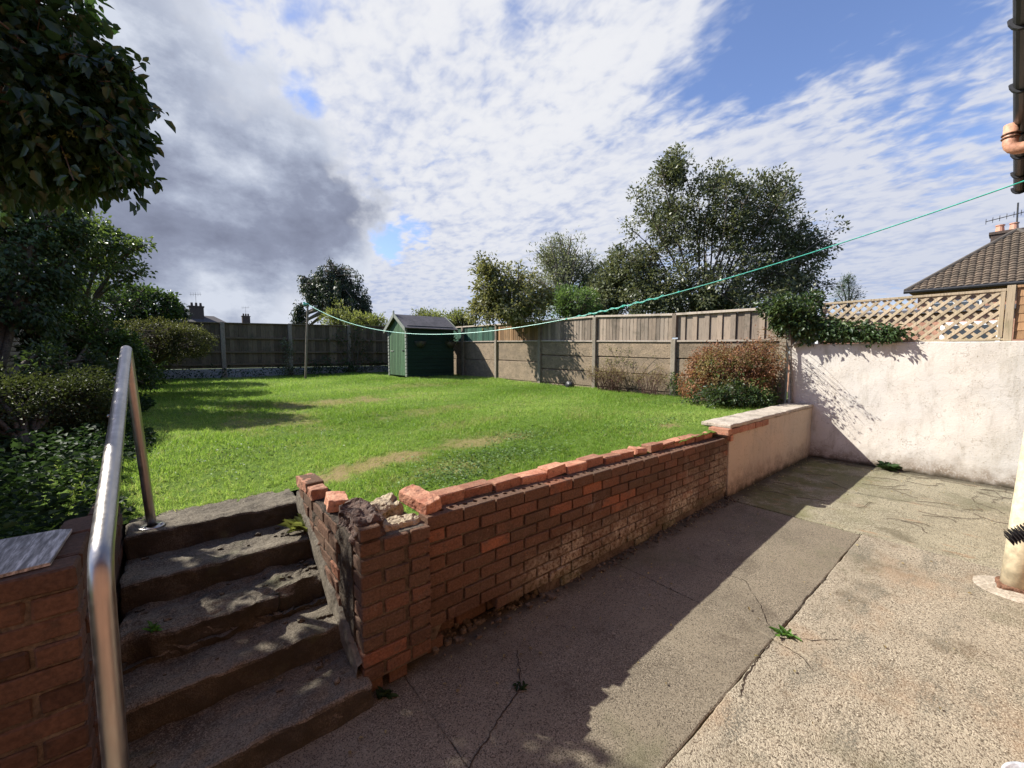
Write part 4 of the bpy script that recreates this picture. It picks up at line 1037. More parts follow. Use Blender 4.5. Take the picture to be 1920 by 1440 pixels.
gt = mb.build('gutter', M['black'], hs)
for X in (3.4, 4.2, 5.0, 5.6, 6.2, 6.78):
    mb = MB(); tube(mb, [(X, .056+.052*math.cos(math.pi*i/8), 3.302-.064*math.sin(math.pi*i/8)) for i in range(9)], .012, 6); mb.build('bracket', M['black'], gt)
ep = thing('waste_pipe', 'salmon coloured upturned pipe elbow sticking out by the gutter', 'pipe', (4.92, .10, 3.0))
c0 = P(1894, 268, 3.15)
mb = MB(); tube(mb, [c0+Vector((0, 0, .13)), c0+Vector((0, 0, .0))]+[c0+Vector((.0, -.055*(1-math.cos(a)), -.055*math.sin(a))) for a in (.4, .8, 1.2, 1.57)]+[c0+Vector((0, -.32, -.055))], .040, 16); mb.build('elbow', M['terracotta'], ep, smooth=True)
mb = MB()
for dz_ in (.035, .060): tube(mb, [c0+Vector((.044*math.cos(k*.5236), .044*math.sin(k*.5236), dz_)) for k in range(13)], .006, 6)
mb.build('seal_ring', M['rust_collar'], ep)
dp = thing('drainpipe', 'cream painted drainpipe standing at the right edge of the patio', 'pipe', (4.26, -.09, 0))
PCX, PCY = 4.30, -.105
mb = MB(); tube(mb, [(PCX+.012*k, PCY-.022*k, .035+.5*k) for k in range(4)], .080, 32); mb.build('pipe', M['pipe_cream'], dp, smooth=True)
mb = MB(); tube(mb, [(PCX+.036, PCY-.066, 1.5), (PCX+.04, PCY-.13, 2.4), (PCX, PCY-.13, 3.2)], .078, 20); mb.build('upper_pipe', M['pipe_cream'], dp, smooth=True)
mb = MB(); rough_box(mb, (PCX-.095, PCY-.09, -.01), (PCX+.09, PCY+.09, .045), seg=.012, r=.03, amp=.014, fr=20, seed=61); mb.build('broken_collar', M['rust_collar'], dp)
mb = MB(); vs = [(PCX, PCY, .022)]; n = 40
for j, (rr_, z) in enumerate(((.10, .024), (.15, .012), (.20, .0015))):
    for i in range(n): a = 2*math.pi*i/n; k = rr_*(1+.10*mnoise.noise(Vector((math.cos(a)*2, math.sin(a)*2, 5)))); vs.append((PCX+k*math.cos(a), PCY+k*math.sin(a), z))
mb.add(vs, [(0, 1+i, 1+(i+1) % n) for i in range(n)]+[(1+j*n+i, 1+(j+1)*n+i, 1+(j+1)*n+(i+1) % n, 1+j*n+(i+1) % n) for j in range(2) for i in range(n)], .5); mb.build('cement_base', M['cement'], dp, smooth=True)
# broom head leaning in at the right edge
br = thing('broom', 'black bristled broom head poking in at the right edge', 'broom', (3.0, -.1, .75))
cb = P(1966, 982, 1.7); mb = MB(); cbox(mb, cb+Vector((.0, -.02, -.03)), (.10, .16, .022), ch=.008, rx=-.75); mb.build('head', M['black'], br)
mb = MB()
for i in range(11):
    for j in range(20):
        o_ = cb+Vector((-.048+i*.0096, -.075+j*.0085, .035-j*.0078)); dv = Vector((random.uniform(-.005, .005), .030+random.uniform(-.003, .003), .036)); tube(mb, [o_, o_+dv], [.0024, .0012], 4, caps=False)
mb.build('bristles', M['black'], br)
mb = MB(); tube(mb, [cb+Vector((0, -.02, -.03)), cb+Vector((.15, -.12, -.7))], .012, 8); mb.build('handle', M['wood_pale'], br)
# pale tub at the very corner
tb = thing('plastic_tub', 'pale grey plastic tub edge at the bottom right corner', 'tub', (1.36, -.2, 0))
_r, _ = ray(1990, 1500); _t = (.20-HEYE)/_r.z; cc = Vector((_r.x*_t, _r.y*_t, .20)); tb.location = (cc.x, cc.y, 0)
mb = MB(); lathe(mb, [(.0, -.199), (.095, -.199), (.115, -.02), (.122, -.015), (.122, 0), (.112, 0), (.09, -.18), (0, -.18)], cc, 32); mb.build('tub_body', M['grey_plastic'], tb, smooth=True)
# ================================================================ VEGETATION
def plant(name, label, cat, loc, cl, k, cr, size, mat, seed, kind='oval', width=.5, droop=.3, outw=.6, flat=1.0, group=None, part='crown', center=None, trunk=None, tmat='bark', stem='trunk', r0=.05, nmain=8, twig=.005, lift=.4):
    t = thing(name, label, cat, loc, group)
    p, ax, sz, nr, rr = cloud(cl, k, cr, size, seed, center=center, droop=droop, outw=outw, flat=flat)
    leaf_mesh(part, p, ax, sz, M[mat], t, kind=kind, width=width, seed=seed, nrm=nr, rnd=rr)
    if trunk is not None:
        mb = MB()
        if isinstance(trunk, list): base = trunk[-1]; tube(mb, bez(trunk, 5), [r0*1.25-(r0*.25)*i/(5*(len(trunk)-1)) for i in range(5*(len(trunk)-1)+1)], 9)
        else: base = trunk
        limbs(mb, base, cl, r0, seed, nmain=nmain, lift=lift, twig=twig); mb.build(stem, M[tmat], t, smooth=True)
    return t
def ell(x, y, d, rx, rz, rd=None, w=1.0):
    """ellipsoid at a measured place: photo px radii turned to metres at that depth"""
    c = P(x, y, d); a = rx/F_PX*d; return (c, (a*.95 if rd is None else rd, a if rd is None else rd, rz/F_PX*d), w)
def topx(p):
    h = p.x*FW[0]+p.y*FW[1]; u = p.x*RT[0]+p.y*RT[1]; z = p.z-HEYE; d = h*math.cos(PITCH)-z*math.sin(PITCH)
    return 960+F_PX*u/d, 720-F_PX*(z*math.cos(PITCH)+h*math.sin(PITCH))/d
def opened(cl):
    out = []
    for q in cl:
        x, y = topx(q)
        if (x < 52 and 605 < y < 722) or (112 < x < 168 and 575 < y < 700 and (q.y > 6 or q.x < -1)): continue
        out.append(q)
    return out
# --- left: ivy-covered tree head hanging over the steps
iv = thing('ivy_covered_tree', 'dark ivy-smothered tree head overhanging the top left corner', 'tree', (-1.6, 5.2, .8))
E1 = [(P(30, 170, 1.45), (.28, .30, .36), 1.3), (P(-80, 90, 1.5), (.36, .36, .42), 1), (P(152, 262, 1.42), (.135, .16, .13), .8), (P(60, 10, 1.5), (.15, .18, .30), .6), (P(-50, 290, 1.5), (.3, .3, .12), .5), (P(168, 178, 1.45), (.12, .13, .14), .5)]
cl = clusters(E1, 560, 4, shell=.72, wob=.10, zmin=2.02)
p, ax, sz, nr, rr = cloud(cl, 19, .072, .036, 5, droop=.95, outw=.65, sizevar=.6)
leaf_mesh('crown', p, ax, sz, M['ivy'], iv, kind='ivy', width=.72, seed=5, nrm=nr, rnd=rr)
iv2 = plant('leafy_tree', 'broad leaved tree at the left edge shading the garden steps', 'tree', (-1.7, 4.6, .7),
      clusters([((-2.15, 4.4, 3.0), (.60, .70, .75), 2), ((-2.4, 5.0, 2.6), (.7, .8, .8), 1.5), ((-2.0, 3.85, 2.55), (.42, .5, .5), .8), ((-1.7, 4.5, 2.2), (.22, .45, .35), .2), ((-1.62, 3.75, 2.85), (.32, .42, .42), .9), ((-1.55, 4.25, 3.1), (.28, .30, .35), .6)], 440, 6, shell=.4, wob=.25), 16, .17, .075, 'ivy2', 7, kind='oval', width=.6, droop=.6, trunk=[Vector((-1.8, 4.7, .5)), Vector((-1.75, 4.6, 2.0))], nmain=14, r0=.07)
mb = MB(); rg = random.Random(55); tips = []
for q in rg.sample(cl, 60):
    o_ = (q-P(40, 170, 1.5)).normalized(); e = q+o_*rg.uniform(.06, .13)+Vector((0, 0, rg.uniform(-.06, .03))); tube(mb, bez([q-o_*.1, q, e], 3), .0018, 4, caps=False); tips += [e, (q+e)/2]
gw = mb
tube(mb, bez([(-1.75, 3.6, .4), (-1.55, 3.4, 1.6), (-1.0, 2.9, 2.2), (-.5, 2.35, 2.35)], 6), [.10]*10+[.06]*9, 10); limbs(mb, (-.55, 2.4, 2.3), cl[:200], .04, 3, nmain=14, twig=.003); mb.build('trunk', M['bark'], iv, smooth=True)
p, ax, sz, nr, rr = cloud(tips, 5, .03, .034, 56, droop=.5, sizevar=.5); leaf_mesh('foliage', p, ax, sz, M['ivy'], iv, kind='oval', width=.55, seed=57, nrm=nr, rnd=rr)
mb = MB(); rg = random.Random(5)   # ivy flower heads
for q in rg.sample(cl, 70):
    q = q+(q-P(60, 150, 1.5)).normalized()*.05
    for k in range(9):
        u = Vector((rg.gauss(0, 1), rg.gauss(0, 1), rg.gauss(0, 1))).normalized(); tube(mb, [q, q+u*.010], [.0007, .0007], 3, caps=False); e = q+u*.011; tube(mb, [e-u*.002, e, e+u*.002], [.0006, .002, .0006], 5)
mb.build('flower_head', M['lime'], iv)
# --- left: ivy wall mass
plant('ivy_mass', 'tall ivy and creeper mass climbing the left boundary under the overhanging ivy tree', 'ivy', (-1.9, 8.5, .8),
      opened(clusters([ell(30, 470, 6.0, 95, 95), ell(70, 420, 6.2, 70, 60), ell(40, 590, 6.0, 75, 90), ell(-60, 560, 6.0, 90, 160), ell(105, 600, 6.6, 50, 80), ell(20, 520, 5.8, 90, 120)], 820, 14, shell=.75, wob=.22, zmin=.9)),
      22, .17, .062, 'ivy2', 15, kind='ivy', width=.7, droop=.7, trunk=[Vector((-1.9, 8.8, .6)), Vector((-1.9, 8.8, 1.4))], nmain=8, r0=.06)
plant('shrub', 'bright leaved shrub with arching sprays reaching out over the hedge on the left', 'shrub', (-1.0, 10.2, .8),
      clusters([ell(150, 450, 7.6, 62, 65, w=1.5), ell(195, 470, 7.4, 50, 38), ell(120, 510, 7.6, 60, 70)], 210, 21, shell=.45, wob=.3)
      + [P(205+t*70, 462+4*math.sin(t*5)-t*0, 7.3) for t in [i/11 for i in range(12)]] + [P(200+t*72, 500+8*t+(3*math.sin(t*6)), 7.2) for t in [i/11 for i in range(12)]] + [P(195+t*66, 430+t*34, 7.5) for t in [i/10 for i in range(11)]] + [P(205+t*45, 528-t*6, 7.3) for t in [i/8 for i in range(9)]],
      20, .15, .062, 'spray', 22, width=.62, droop=.15, trunk=[P(150, 640, 7.6)-Vector((0, 0, .6)), P(150, 600, 7.6)], nmain=14, r0=.035, twig=.005)
plant('hedge', 'dark green clipped hedge behind the dome bush on the left', 'hedge', (-1.2, 14.6, .85),
      clusters([ell(250, 575, 10.8, 70, 40), ell(175, 590, 10.2, 60, 55), ell(290, 580, 11.2, 34, 36), ell(220, 650, 10.5, 90, 60), ell(170, 680, 9.5, 60, 60)], 620, 24, shell=.8, wob=.10, zmin=.9),
      22, .17, .075, 'hedge', 25, width=.65, droop=.2, trunk=[Vector((-1.3, 14.6, .6)), Vector((-1.3, 14.6, 1.4))])
plant('dome_bush', 'rounded clipped bush with pale yellow-green top beside the dark back fence', 'bush', (-.3, 11.2, .85),
      clusters([ell(300, 640, 8.7, 84, 38, w=2), ell(345, 640, 8.7, 42, 32), ell(260, 655, 8.6, 60, 45), ell(240, 690, 8.5, 35, 30, w=.5)], 560, 27, shell=.82, wob=.10, zmin=1.0),
      30, .12, .036, 'dome', 28, kind='oval', width=.5, droop=-.1, trunk=[P(285, 725, 8.6), P(285, 690, 8.6)], nmain=14, r0=.035)
plant('small_leaved_bush', 'wide small-leaved bush behind the handrail on the left', 'bush', (-1.2, 5.8, .75),
      clusters([ell(75, 775, 3.9, 100, 62, w=2), ell(150, 780, 4.0, 52, 65), ell(10, 790, 3.8, 80, 70), ell(160, 730, 4.4, 34, 30, w=.5), ell(-60, 760, 3.9, 90, 80)], 900, 31, shell=.80, wob=.15, zmin=.85),
      24, .10, .030, 'privet', 32, width=.55, droop=.1, trunk=[Vector((-1.0, 5.2, .6)), Vector((-1.0, 5.2, .8))], nmain=16, r0=.02, twig=.004)
plant('broad_leaved_bush', 'dark bush with a few long pale leaves between the ivy and the small-leaved bush', 'bush', (-1.6, 6.8, .8),
      opened(clusters([ell(40, 700, 4.9, 90, 40), ell(130, 690, 5.4, 60, 45), ell(-30, 680, 5.0, 80, 60)], 330, 33, shell=.7, wob=.2, zmin=.9)), 20, .13, .06, 'ivy2', 34, width=.42, droop=.3, trunk=[Vector((-1.6, 6.8, .6)), Vector((-1.6, 6.8, 1.0))])
# ground cover on the left bed
rg = np.random.default_rng(40); n = 15000; x = rg.uniform(-2.2, -.12, n); y = rg.uniform(2.25, 9.5, n)
k = (x < -.22-.10*np.sin(y*2)-.035*(y-3)) & ((x < -.42) | (y > 3.1)); x = x[k]; y = y[k]; n = len(x)
hh = rg.uniform(.02, .24, n)*np.clip((-x-.15)*2, .25, 1); p = np.stack([x, y, np.where(y < 3.3, .62, lawn_h(x, y))+hh+.02], -1)
ax = rg.normal(size=(n, 3)); ax[:, 2] = rg.normal(size=n)*.3; nr = rg.normal(size=(n, 3))*.5; nr[:, 2] += 1
tag(leaf_mesh('ground_cover', p, ax, rg.uniform(.03, .065, n)*(1+(y-3)*.03), M['nettle'], kind='oval', width=.62, seed=41, nrm=nr), 'dark nettles and ground cover in the shaded bed behind the steps', 'ground cover', kind='stuff')
mb = MB(); vs = [(-3.2, 2.12, .60), (-.30, 2.12, .60), (-.30, 3.3, .60), (-3.2, 3.3, .60)]; mb.add(vs, [(0, 1, 2, 3)]); tag(mb.build('soil_bed', M['soil']), kind='structure')

plant('understorey_hedge', 'dark shaded hedge filling the gap under the dome bush and behind the handrail', 'hedge', (-1.2, 9.0, .8),
      clusters([ell(215, 665, 7.4, 46, 50, w=1.5), ell(170, 650, 7.0, 50, 70), ell(255, 700, 7.8, 40, 26), ell(110, 640, 6.8, 40, 60)], 420, 45, shell=.7, wob=.2, zmin=.85), 22, .15, .055, 'hedge', 46, width=.6, trunk=[Vector((-1.3, 9.2, .6)), Vector((-1.3, 9.2, 1.2))], nmain=10, r0=.03)
# --- far trees
plant('weeping_tree', 'dark weeping tree beyond the back fence on the left', 'tree', (6, 24, .5),
      [q-Vector((0, 0, k*.26)) for q in clusters([ell(640, 545, 24, 52, 46, w=3), ell(628, 515, 24, 32, 26), ell(592, 530, 24, 30, 22), ell(680, 568, 24, 30, 24), ell(560, 580, 24, 15, 16, w=.7)], 210, 51, shell=.35, wob=.45) for k in range(4)],
      16, .22, .15, 'weeping', 52, kind='quad', width=.42, droop=1.6, outw=.15, trunk=[P(640, 640, 24), P(640, 580, 24)], nmain=10, r0=.2, twig=.02)
BT = P(1315, 575, 14.0)
big = clusters([ell(1245, 420, 14, 72, 130, w=2.0), ell(1262, 320, 14, 34, 52, w=.5), ell(1350, 420, 14, 105, 92, w=2.4), ell(1440, 440, 14, 92, 92, w=1.8), ell(1500, 470, 14, 58, 50, w=.8), ell(1200, 520, 14, 60, 60, w=1.2), ell(1400, 520, 14, 120, 50, w=1.6), ell(1440, 360, 14, 52, 42, w=.5), ell(1340, 345, 14, 45, 35, w=.5), ell(1290, 540, 13.6, 110, 45, w=1.2), ell(1215, 565, 13.5, 70, 40, w=1.2), ell(1360, 570, 13.5, 130, 34, w=1.6), ell(1490, 530, 14, 62, 40, w=.9)], 1650, 61, shell=.2, wob=.28, wfr=2.0)
big = [q for q in big if mnoise.noise(q*.9+Vector((3, 1, 8))) > -.42]
plant('large_tree', 'large airy olive green tree with fanning bare stems behind the right-hand fence', 'tree', (BT.x, BT.y, .5), big, 36, .27, .100, 'oak', 62, kind='quad', width=.55, droop=.2, outw=.4, center=BT,
      trunk=[Vector((BT.x, BT.y, .4)), Vector((BT.x, BT.y, 1.9))], tmat='bark', nmain=26, r0=.038, twig=.006, lift=.35)
plant('yellowing_tree', 'low open tree with yellowing leaves leaning over the fence next to the shed', 'tree', (8.4, 9.9, .5),
      [q for q in clusters([ell(925, 560, 11.6, 44, 40, w=2), ell(915, 508, 11.6, 32, 22, w=.8), ell(985, 575, 11.4, 50, 28, w=1.2), ell(965, 530, 11.6, 44, 34, w=1.2), ell(890, 578, 11.8, 16, 20, w=.3), ell(1010, 560, 11.6, 34, 28, w=.7), ell(950, 590, 11.5, 60, 18, w=.8)], 560, 63, shell=.25, wob=.5, wfr=3) if mnoise.noise(q*1.7) > -.35], 24, .19, .085, 'bay', 64, kind='quad', width=.6, trunk=[Vector((8.4, 9.9, .4)), Vector((8.2, 9.7, 2.3))], tmat='bark_pale', nmain=22, r0=.045, twig=.007)
plant('grey_green_tree', 'feathery grey-green tree rising between the yellowing tree and the large tree', 'tree', (16, 14, .5),
      clusters([ell(1060, 500, 18, 68, 42, w=2), ell(1040, 480, 18, 42, 32), ell(1100, 520, 18, 38, 40), ell(1020, 540, 18, 50, 40), ell(1120, 550, 18, 40, 40)], 420, 65, shell=.3, wob=.30), 28, .34, .115, 'willow', 66, kind='quad', width=.32, droop=-.3, trunk=[P(1060, 680, 18), P(1060, 580, 18)], tmat='bark_pale', nmain=20, r0=.08, twig=.012)
plant('bright_bush', 'fresh bright green bush behind the fence between the two nearer trees', 'bush', (11, 9, .5),
      clusters([ell(1080, 578, 13, 52, 34, w=2), ell(1060, 560, 13, 34, 22)], 190, 67, shell=.5, wob=.25), 30, .20, .085, 'bright', 68, kind='quad', width=.4, droop=-.2, trunk=[P(1080, 690, 13), P(1080, 620, 13)])
plant('dark_bush', 'dark olive bush filling the gap left of the large tree', 'bush', (13, 9, .5),
      clusters([ell(1140, 560, 14.5, 44, 55, w=2), ell(1165, 510, 14.5, 30, 50), ell(1110, 590, 14, 40, 30)], 300, 69, shell=.4, wob=.25), 28, .28, .12, 'oak', 70, kind='quad', width=.55, trunk=[P(1145, 690, 14.5), P(1145, 600, 14.5)])
for i, (x, y, d, rx, rz, lab) in enumerate([(640, 600, 19, 28, 22, 'pale yellow-green bush over the back fence below the weeping tree'), (695, 603, 19, 34, 12, 'low pale climber trailing over the back fence left of the shed'), (800, 597, 19, 42, 14, 'pale bush tips behind the shed roof'), (862, 602, 17.5, 26, 13, 'pale bush between the shed roof and the yellowing tree')]):
    plant('pale_bush', lab, 'bush', (P(x, 700, d).x, P(x, 700, d).y, .5), clusters([ell(x, y, d, rx, rz, rd=.8)], 90, 71+i, shell=.4, wob=.4), 22, .24, .11, 'lime', 81+i, kind='quad', width=.4, droop=-.5, trunk=[P(x, 690, d), P(x, 625, d)], group='pale bushes beyond the fences', twig=.012)
plant('conifer', 'small blue-green conifer top beyond the fence right of the large tree', 'tree', (18, 5, .5),
      [P(1590+(random.uniform(-1, 1)*(4+i*1.0)), 522+i*1.6, 17) for i in range(26) for _ in range(4)], 18, .20, .10, 'conifer', 91, kind='quad', width=.16, droop=-.1, trunk=[P(1590, 690, 17), P(1590, 600, 17)], nmain=6, r0=.04, twig=.01)
plant('fence_ivy', 'bushy dark ivy clump spilling over the fence end and along the foot of the lattice', 'ivy', (7.75, 2.3, 1.75),
      clusters([(P(1490, 600, 6.45), (.26, .34, .24), 1.6), (P(1455, 575, 6.5), (.20, .24, .13), .6), (P(1530, 618, 6.3), (.20, .36, .17), 1.2), (P(1600, 622, 5.95), (.12, .32, .10), .7), (P(1650, 625, 5.7), (.08, .24, .07), .4), (P(1510, 570, 6.6), (.2, .3, .14), .6)], 400, 95, shell=.55, wob=.35),
      17, .10, .052, 'ivy2', 96, kind='ivy', width=.7, droop=.4, trunk=[P(1485, 760, 6.45), P(1482, 650, 6.5)], nmain=16, r0=.016, tmat='bark_pale', twig=.004)
RB = Vector((7.15, 3.05, .76))
AS = plant('autumn_shrub', 'rust and red leaved shrub by the fence behind the low rendered wall', 'shrub', RB,
      clusters([(Vector((7.30, 3.05, 1.27)), (.36, .70, .50), 2), (Vector((7.25, 2.70, 1.38)), (.34, .42, .42), 1), (Vector((7.3, 3.40, 1.40)), (.3, .34, .34), .8), (Vector((7.2, 3.5, 1.05)), (.3, .40, .36), .8)], 720, 97, shell=.6, wob=.22, zmin=.80),
      17, .085, .036, 'redleaf', 98, width=.55, droop=.2, trunk=RB, tmat='twig_red', nmain=40, r0=.014, twig=.003, stem='stems', part='leaves', lift=.15)
t = thing('dry_vine', 'wispy tan vine stems sprawling at the fence end above the rust-leaved shrub', 'vine', (7.5, 2.4, 1.3)); mb = MB(); rg = random.Random(17); tips = []
for i in range(46):
    a = Vector((7.70, rg.uniform(2.28, 2.7), rg.uniform(1.35, 1.85))); e = a+Vector((-rg.uniform(.25, 1.0), rg.uniform(-.28, .35), rg.uniform(-.25, .22))); m = (a+e)/2+Vector((0, rg.uniform(-.06, .06), rg.uniform(-.03, .12)))
    tube(mb, bez([a, m, e], 5), [.0035]*6+[.0025]*5, 4, caps=False); tips += [e, e*.7+m*.3, m]
mb.build('stems', M['straw'], t); p, ax, sz, nr, rr = cloud(tips, 3, .05, .030, 18, droop=.3); leaf_mesh('leaves', p, ax, sz, M['redleaf'], t, nrm=nr, rnd=rr)
p, ax, sz, nr, rr = cloud(clusters([(Vector((7.22, 3.0, 1.25)), (.40, .72, .50), 2)], 260, 197, shell=.7, wob=.25, zmin=.8), 14, .08, .034, 198, droop=.2); leaf_mesh('leaves', p, ax, sz, M['straw'], AS, nrm=nr, rnd=rr)['label'] = 'pale dry leaves'
p, ax, sz, nr, rr = cloud(clusters([(Vector((7.12, 3.0, 1.12)), (.36, .66, .42), 2)], 110, 199, shell=.7, wob=.25, zmin=.8), 12, .08, .036, 200, droop=.2); leaf_mesh('leaves', p, ax, sz, M['spray'], AS, nrm=nr, rnd=rr)['label'] = 'remaining green leaves'
plant('evergreen_shrub', 'dark evergreen shrub low down in front of the rust-leaved shrub', 'shrub', (6.9, 2.6, .76),
      clusters([(Vector((6.85, 2.72, .92)), (.42, .38, .22), 2), (Vector((7.2, 2.45, .88)), (.30, .15, .15), 1), (Vector((6.6, 3.1, .86)), (.25, .35, .15), .6)], 200, 99, shell=.5, wob=.3, zmin=.76), 16, .08, .045, 'ivy2', 100, width=.6, trunk=Vector((6.9, 2.7, .74)), nmain=10, r0=.012, twig=.003)
def dry_shrub(lab, x, y, w, h, n, seed, grp='bare reddish shrubs against the fence'):
    b = Vector((x, y, .75)); rg = random.Random(seed); t = thing('dry_shrub', lab, 'shrub', b, grp); mb = MB(); tips = []
    for i in range(n):
        a = rg.uniform(-1, 1); tip = b+Vector((rg.uniform(-.22, .12), a*w, h*rg.uniform(.55, 1.05)*(1-.25*abs(a)))); m = (b*.45+tip*.55)+Vector((rg.uniform(-.05, .05), rg.uniform(-.05, .05), -.02)); s = b+Vector((rg.uniform(-.08, .05), a*w*.45, 0))
        tube(mb, bez([s, m, tip], 4), [.005-.0004*k for k in range(9)], 4, caps=False); tips += [tip, m*.4+tip*.6]
        for k in range(3):
            q = s+(tip-s)*rg.uniform(.4, .9); e = q+Vector((rg.uniform(-.1, .1), rg.uniform(-.14, .14), rg.uniform(.05, .2))); tube(mb, [q, e], [.003, .0015], 3, caps=False); tips.append(e)
    mb.build('stems', M['twig_red'], t)
    p, ax, sz, nr, rr = cloud(tips, 4, .06, .024, seed, droop=.1); leaf_mesh('leaves', p, ax, sz, M['straw'] if seed % 2 else M['redleaf'], t, nrm=nr, rnd=rr)
dry_shrub('bare reddish twiggy shrub with sparse leaves, farther along the fence', 7.55, 5.75, .62, .62, 90, 3)
dry_shrub('thin straggling shrub beyond the post beside the rust-leaved shrub', 7.55, 4.75, .45, .62, 40, 5)
plant('small_shrub', 'small green shrub at the foot of the fence post beside the rust-leaved shrub', 'shrub', (7.6, 4.2, .76), clusters([(Vector((7.6, 4.15, 1.0)), (.12, .2, .22), 1)], 40, 101, shell=.3), 12, .07, .035, 'spray', 102, trunk=Vector((7.6, 4.2, .74)), nmain=8, r0=.008, twig=.003)
# yellow-green creeper tips on the gravel boards
pts = [Vector((7.77, random.uniform(4.5, 6.3), random.uniform(1.25, 1.75))) for _ in range(60)]
pts = [q for q in pts if mnoise.noise(q*2.2) > -.05]
plant('creeper', 'thin pale creeper on the gravel boards between the two fence posts', 'creeper', (7.76, 5.4, .76), pts, 7, .07, .028, 'lime', 103, trunk=Vector((7.77, 5.4, .74)), nmain=12, r0=.005, twig=.002)
# plants along the back fence
plant('flowering_shrub', 'small shrub with pale leaves in front of the dark back fence', 'shrub', (2.7, 15.4, .85), clusters([(P(540, 655, 13.9), (.2, .2, .5), 1), (P(545, 690, 13.9), (.3, .2, .25), .6)], 60, 105, shell=.3), 10, .12, .055, 'willow', 106, width=.5, trunk=P(540, 712, 13.8), nmain=8, r0=.012, twig=.005)
plant('climber', 'dark straggling climber on the back fence between post and shed', 'climber', (5.1, 15.8, .9), [Vector((5.3+random.gauss(0, .45), 15.85, random.uniform(1.0, 2.7))) for _ in range(60)]+[Vector((random.uniform(3.4, 7), 15.7, 1.0+random.random()**2*.4)) for _ in range(90)], 9, .14, .065, 'hedge', 108, trunk=Vector((5.2, 15.8, .8)), nmain=10, r0=.012, twig=.006)
pts = [Vector((x_, 15.5+random.uniform(-.4, .2), .95+random.random()**2*.22)) for x_ in np.linspace(-2.5, 5.3, 120)]
plant('border_plants', 'dark low plants along the foot of the back fence', 'plants', (1.5, 15.5, .88), pts, 9, .16, .06, 'nettle', 110, trunk=None)
# weeds
def rosette(name, lab, c, n, L, mat, seed, cat='weed', grp=None):
    rg = np.random.default_rng(seed); a = rg.uniform(0, 6.283, n); ax = np.stack([np.cos(a), np.sin(a), rg.uniform(.15, 1.1, n)], -1); p = np.tile(np.array(c), (n, 1))+rg.normal(size=(n, 3))*[.015, .015, .0]; nr = rg.normal(size=(n, 3))*.3; nr[:, 2] += 1
    t = thing(name, lab, cat, c, grp); leaf_mesh('leaves', p, ax, L*rg.uniform(.5, 1.1, n), M[mat], t, width=.38, seed=seed, nrm=nr)
    mb = MB()
    for i in range(6): tube(mb, [c, Vector(c)+Vector((math.cos(i)*L*.3, math.sin(i)*L*.3, L*.45))], [.002, .001], 4)
    mb.build('stems', M[mat], t)
rosette('weed', 'bright green weed growing in the patio crack in the sun', (2.60, .735, 0), 20, .062, 'weed', 3); rosette('weed', 'little weed seedling in the shaded patio crack', (1.20, 1.40, 0), 10, .045, 'nettle', 4)
rosette('weed', 'spiky green weed at the foot of the white wall', (7.50, 1.02, 0), 36, .17, 'nettle', 6); rosette('weed', 'tuft of thin grass at the corner of the brick pier', (.68, 1.77, 0), 18, .05, 'nettle', 7); rosette('weed', 'grass tuft hanging from the step wall by the second step', (.56, 2.74, .50), 40, .13, 'lime', 8)
rosette('weed', 'small weed growing from the broken middle step', (-.13, 2.36, .36), 12, .05, 'weed', 9)
# dead twigs and leaf litter
mb = MB(); rg = random.Random(9)
for k in range(46):
    x = rg.uniform(5.2, 7.5); y = rg.uniform(-.2, 1.9); 
    if k > 26: x = rg.uniform(7.2, 7.57)
    a = rg.uniform(0, 6.28); q = [Vector((x, y, .006))]
    for i in range(7): a += rg.uniform(-.7, .7); q.append(q[-1]+Vector((math.cos(a), math.sin(a), 0))*.045)
    tube(mb, [(min(v.x, 7.58), v.y, .004) for v in q], .0028, 4, caps=False)
tag(mb.build('dead_twigs', M['bark']), 'dry curled twigs scattered on the mossy slab by the white wall', 'twigs', kind='stuff')
rg2 = np.random.default_rng(12); n = 420; x = np.concatenate([rg2.uniform(.9, 7.4, 250), rg2.uniform(5, 7.55, 90), rg2.uniform(-1, 4.6, 80)]); y = np.concatenate([1.93-rg2.random(250)**2*.5, rg2.uniform(-.2, 1.9, 90), rg2.uniform(-.2, 1.7, 80)])
p = np.stack([x, y, np.full(n, .008)], -1); ax = rg2.normal(size=(n, 3)); ax[:, 2] = rg2.uniform(0, .25, n); nr = rg2.normal(size=(n, 3))*.3; nr[:, 2] += 1
k = ~((x > .55) & (x < .98) & (y > 1.76)); tag(leaf_mesh('leaf_litter', p[k], ax[k], rg2.uniform(.008, .024, n)[k], M['straw'], seed=3, nrm=nr[k], width=.6), 'tiny dry leaves littering the patio', 'leaves', kind='stuff')
mb = MB()
for k in range(420):
    x = rg.uniform(.95, 4.7); y = 1.95-rg.random()**1.6*.14; s = rg.uniform(.004, .013)*(1.4 if x < 1.9 else 1)
    if x < 1.8 and rg.random() < .6: y = rg.uniform(1.86, 2.0)
    rough_box(mb, (x-s, y-s, -.004), (x+s, y+s*.8, s*1.3), seg=.02, r=s*.5, amp=s*.4, fr=70, seed=k, rnd=rg.random())
tag(mb.build('rubble', M['mortar']), 'dirt and mortar crumbs along the foot of the brick wall', 'rubble', kind='stuff')
# black pot by the fence
bp = thing('flower_pot', 'small black pot lying against the fence at the lawn edge', 'pot', (7.45, 6.75, .76))
pc = P(1071, 723, 10.0); pc.z = .83; mb = MB(); tube(mb, [pc+Vector((-.08, 0, 0)), pc+Vector((-.07, 0, 0)), pc+Vector((.09, .05, 0))], [.085, .09, .065], 16); mb.build('pot', M['black'], bp, smooth=True)
mb = MB(); tube(mb, [pc+Vector((-.085, -.002, 0)), pc+Vector((-.06, .005, 0))], [.097, .095], 16); mb.build('rim', M['black'], bp, smooth=True)

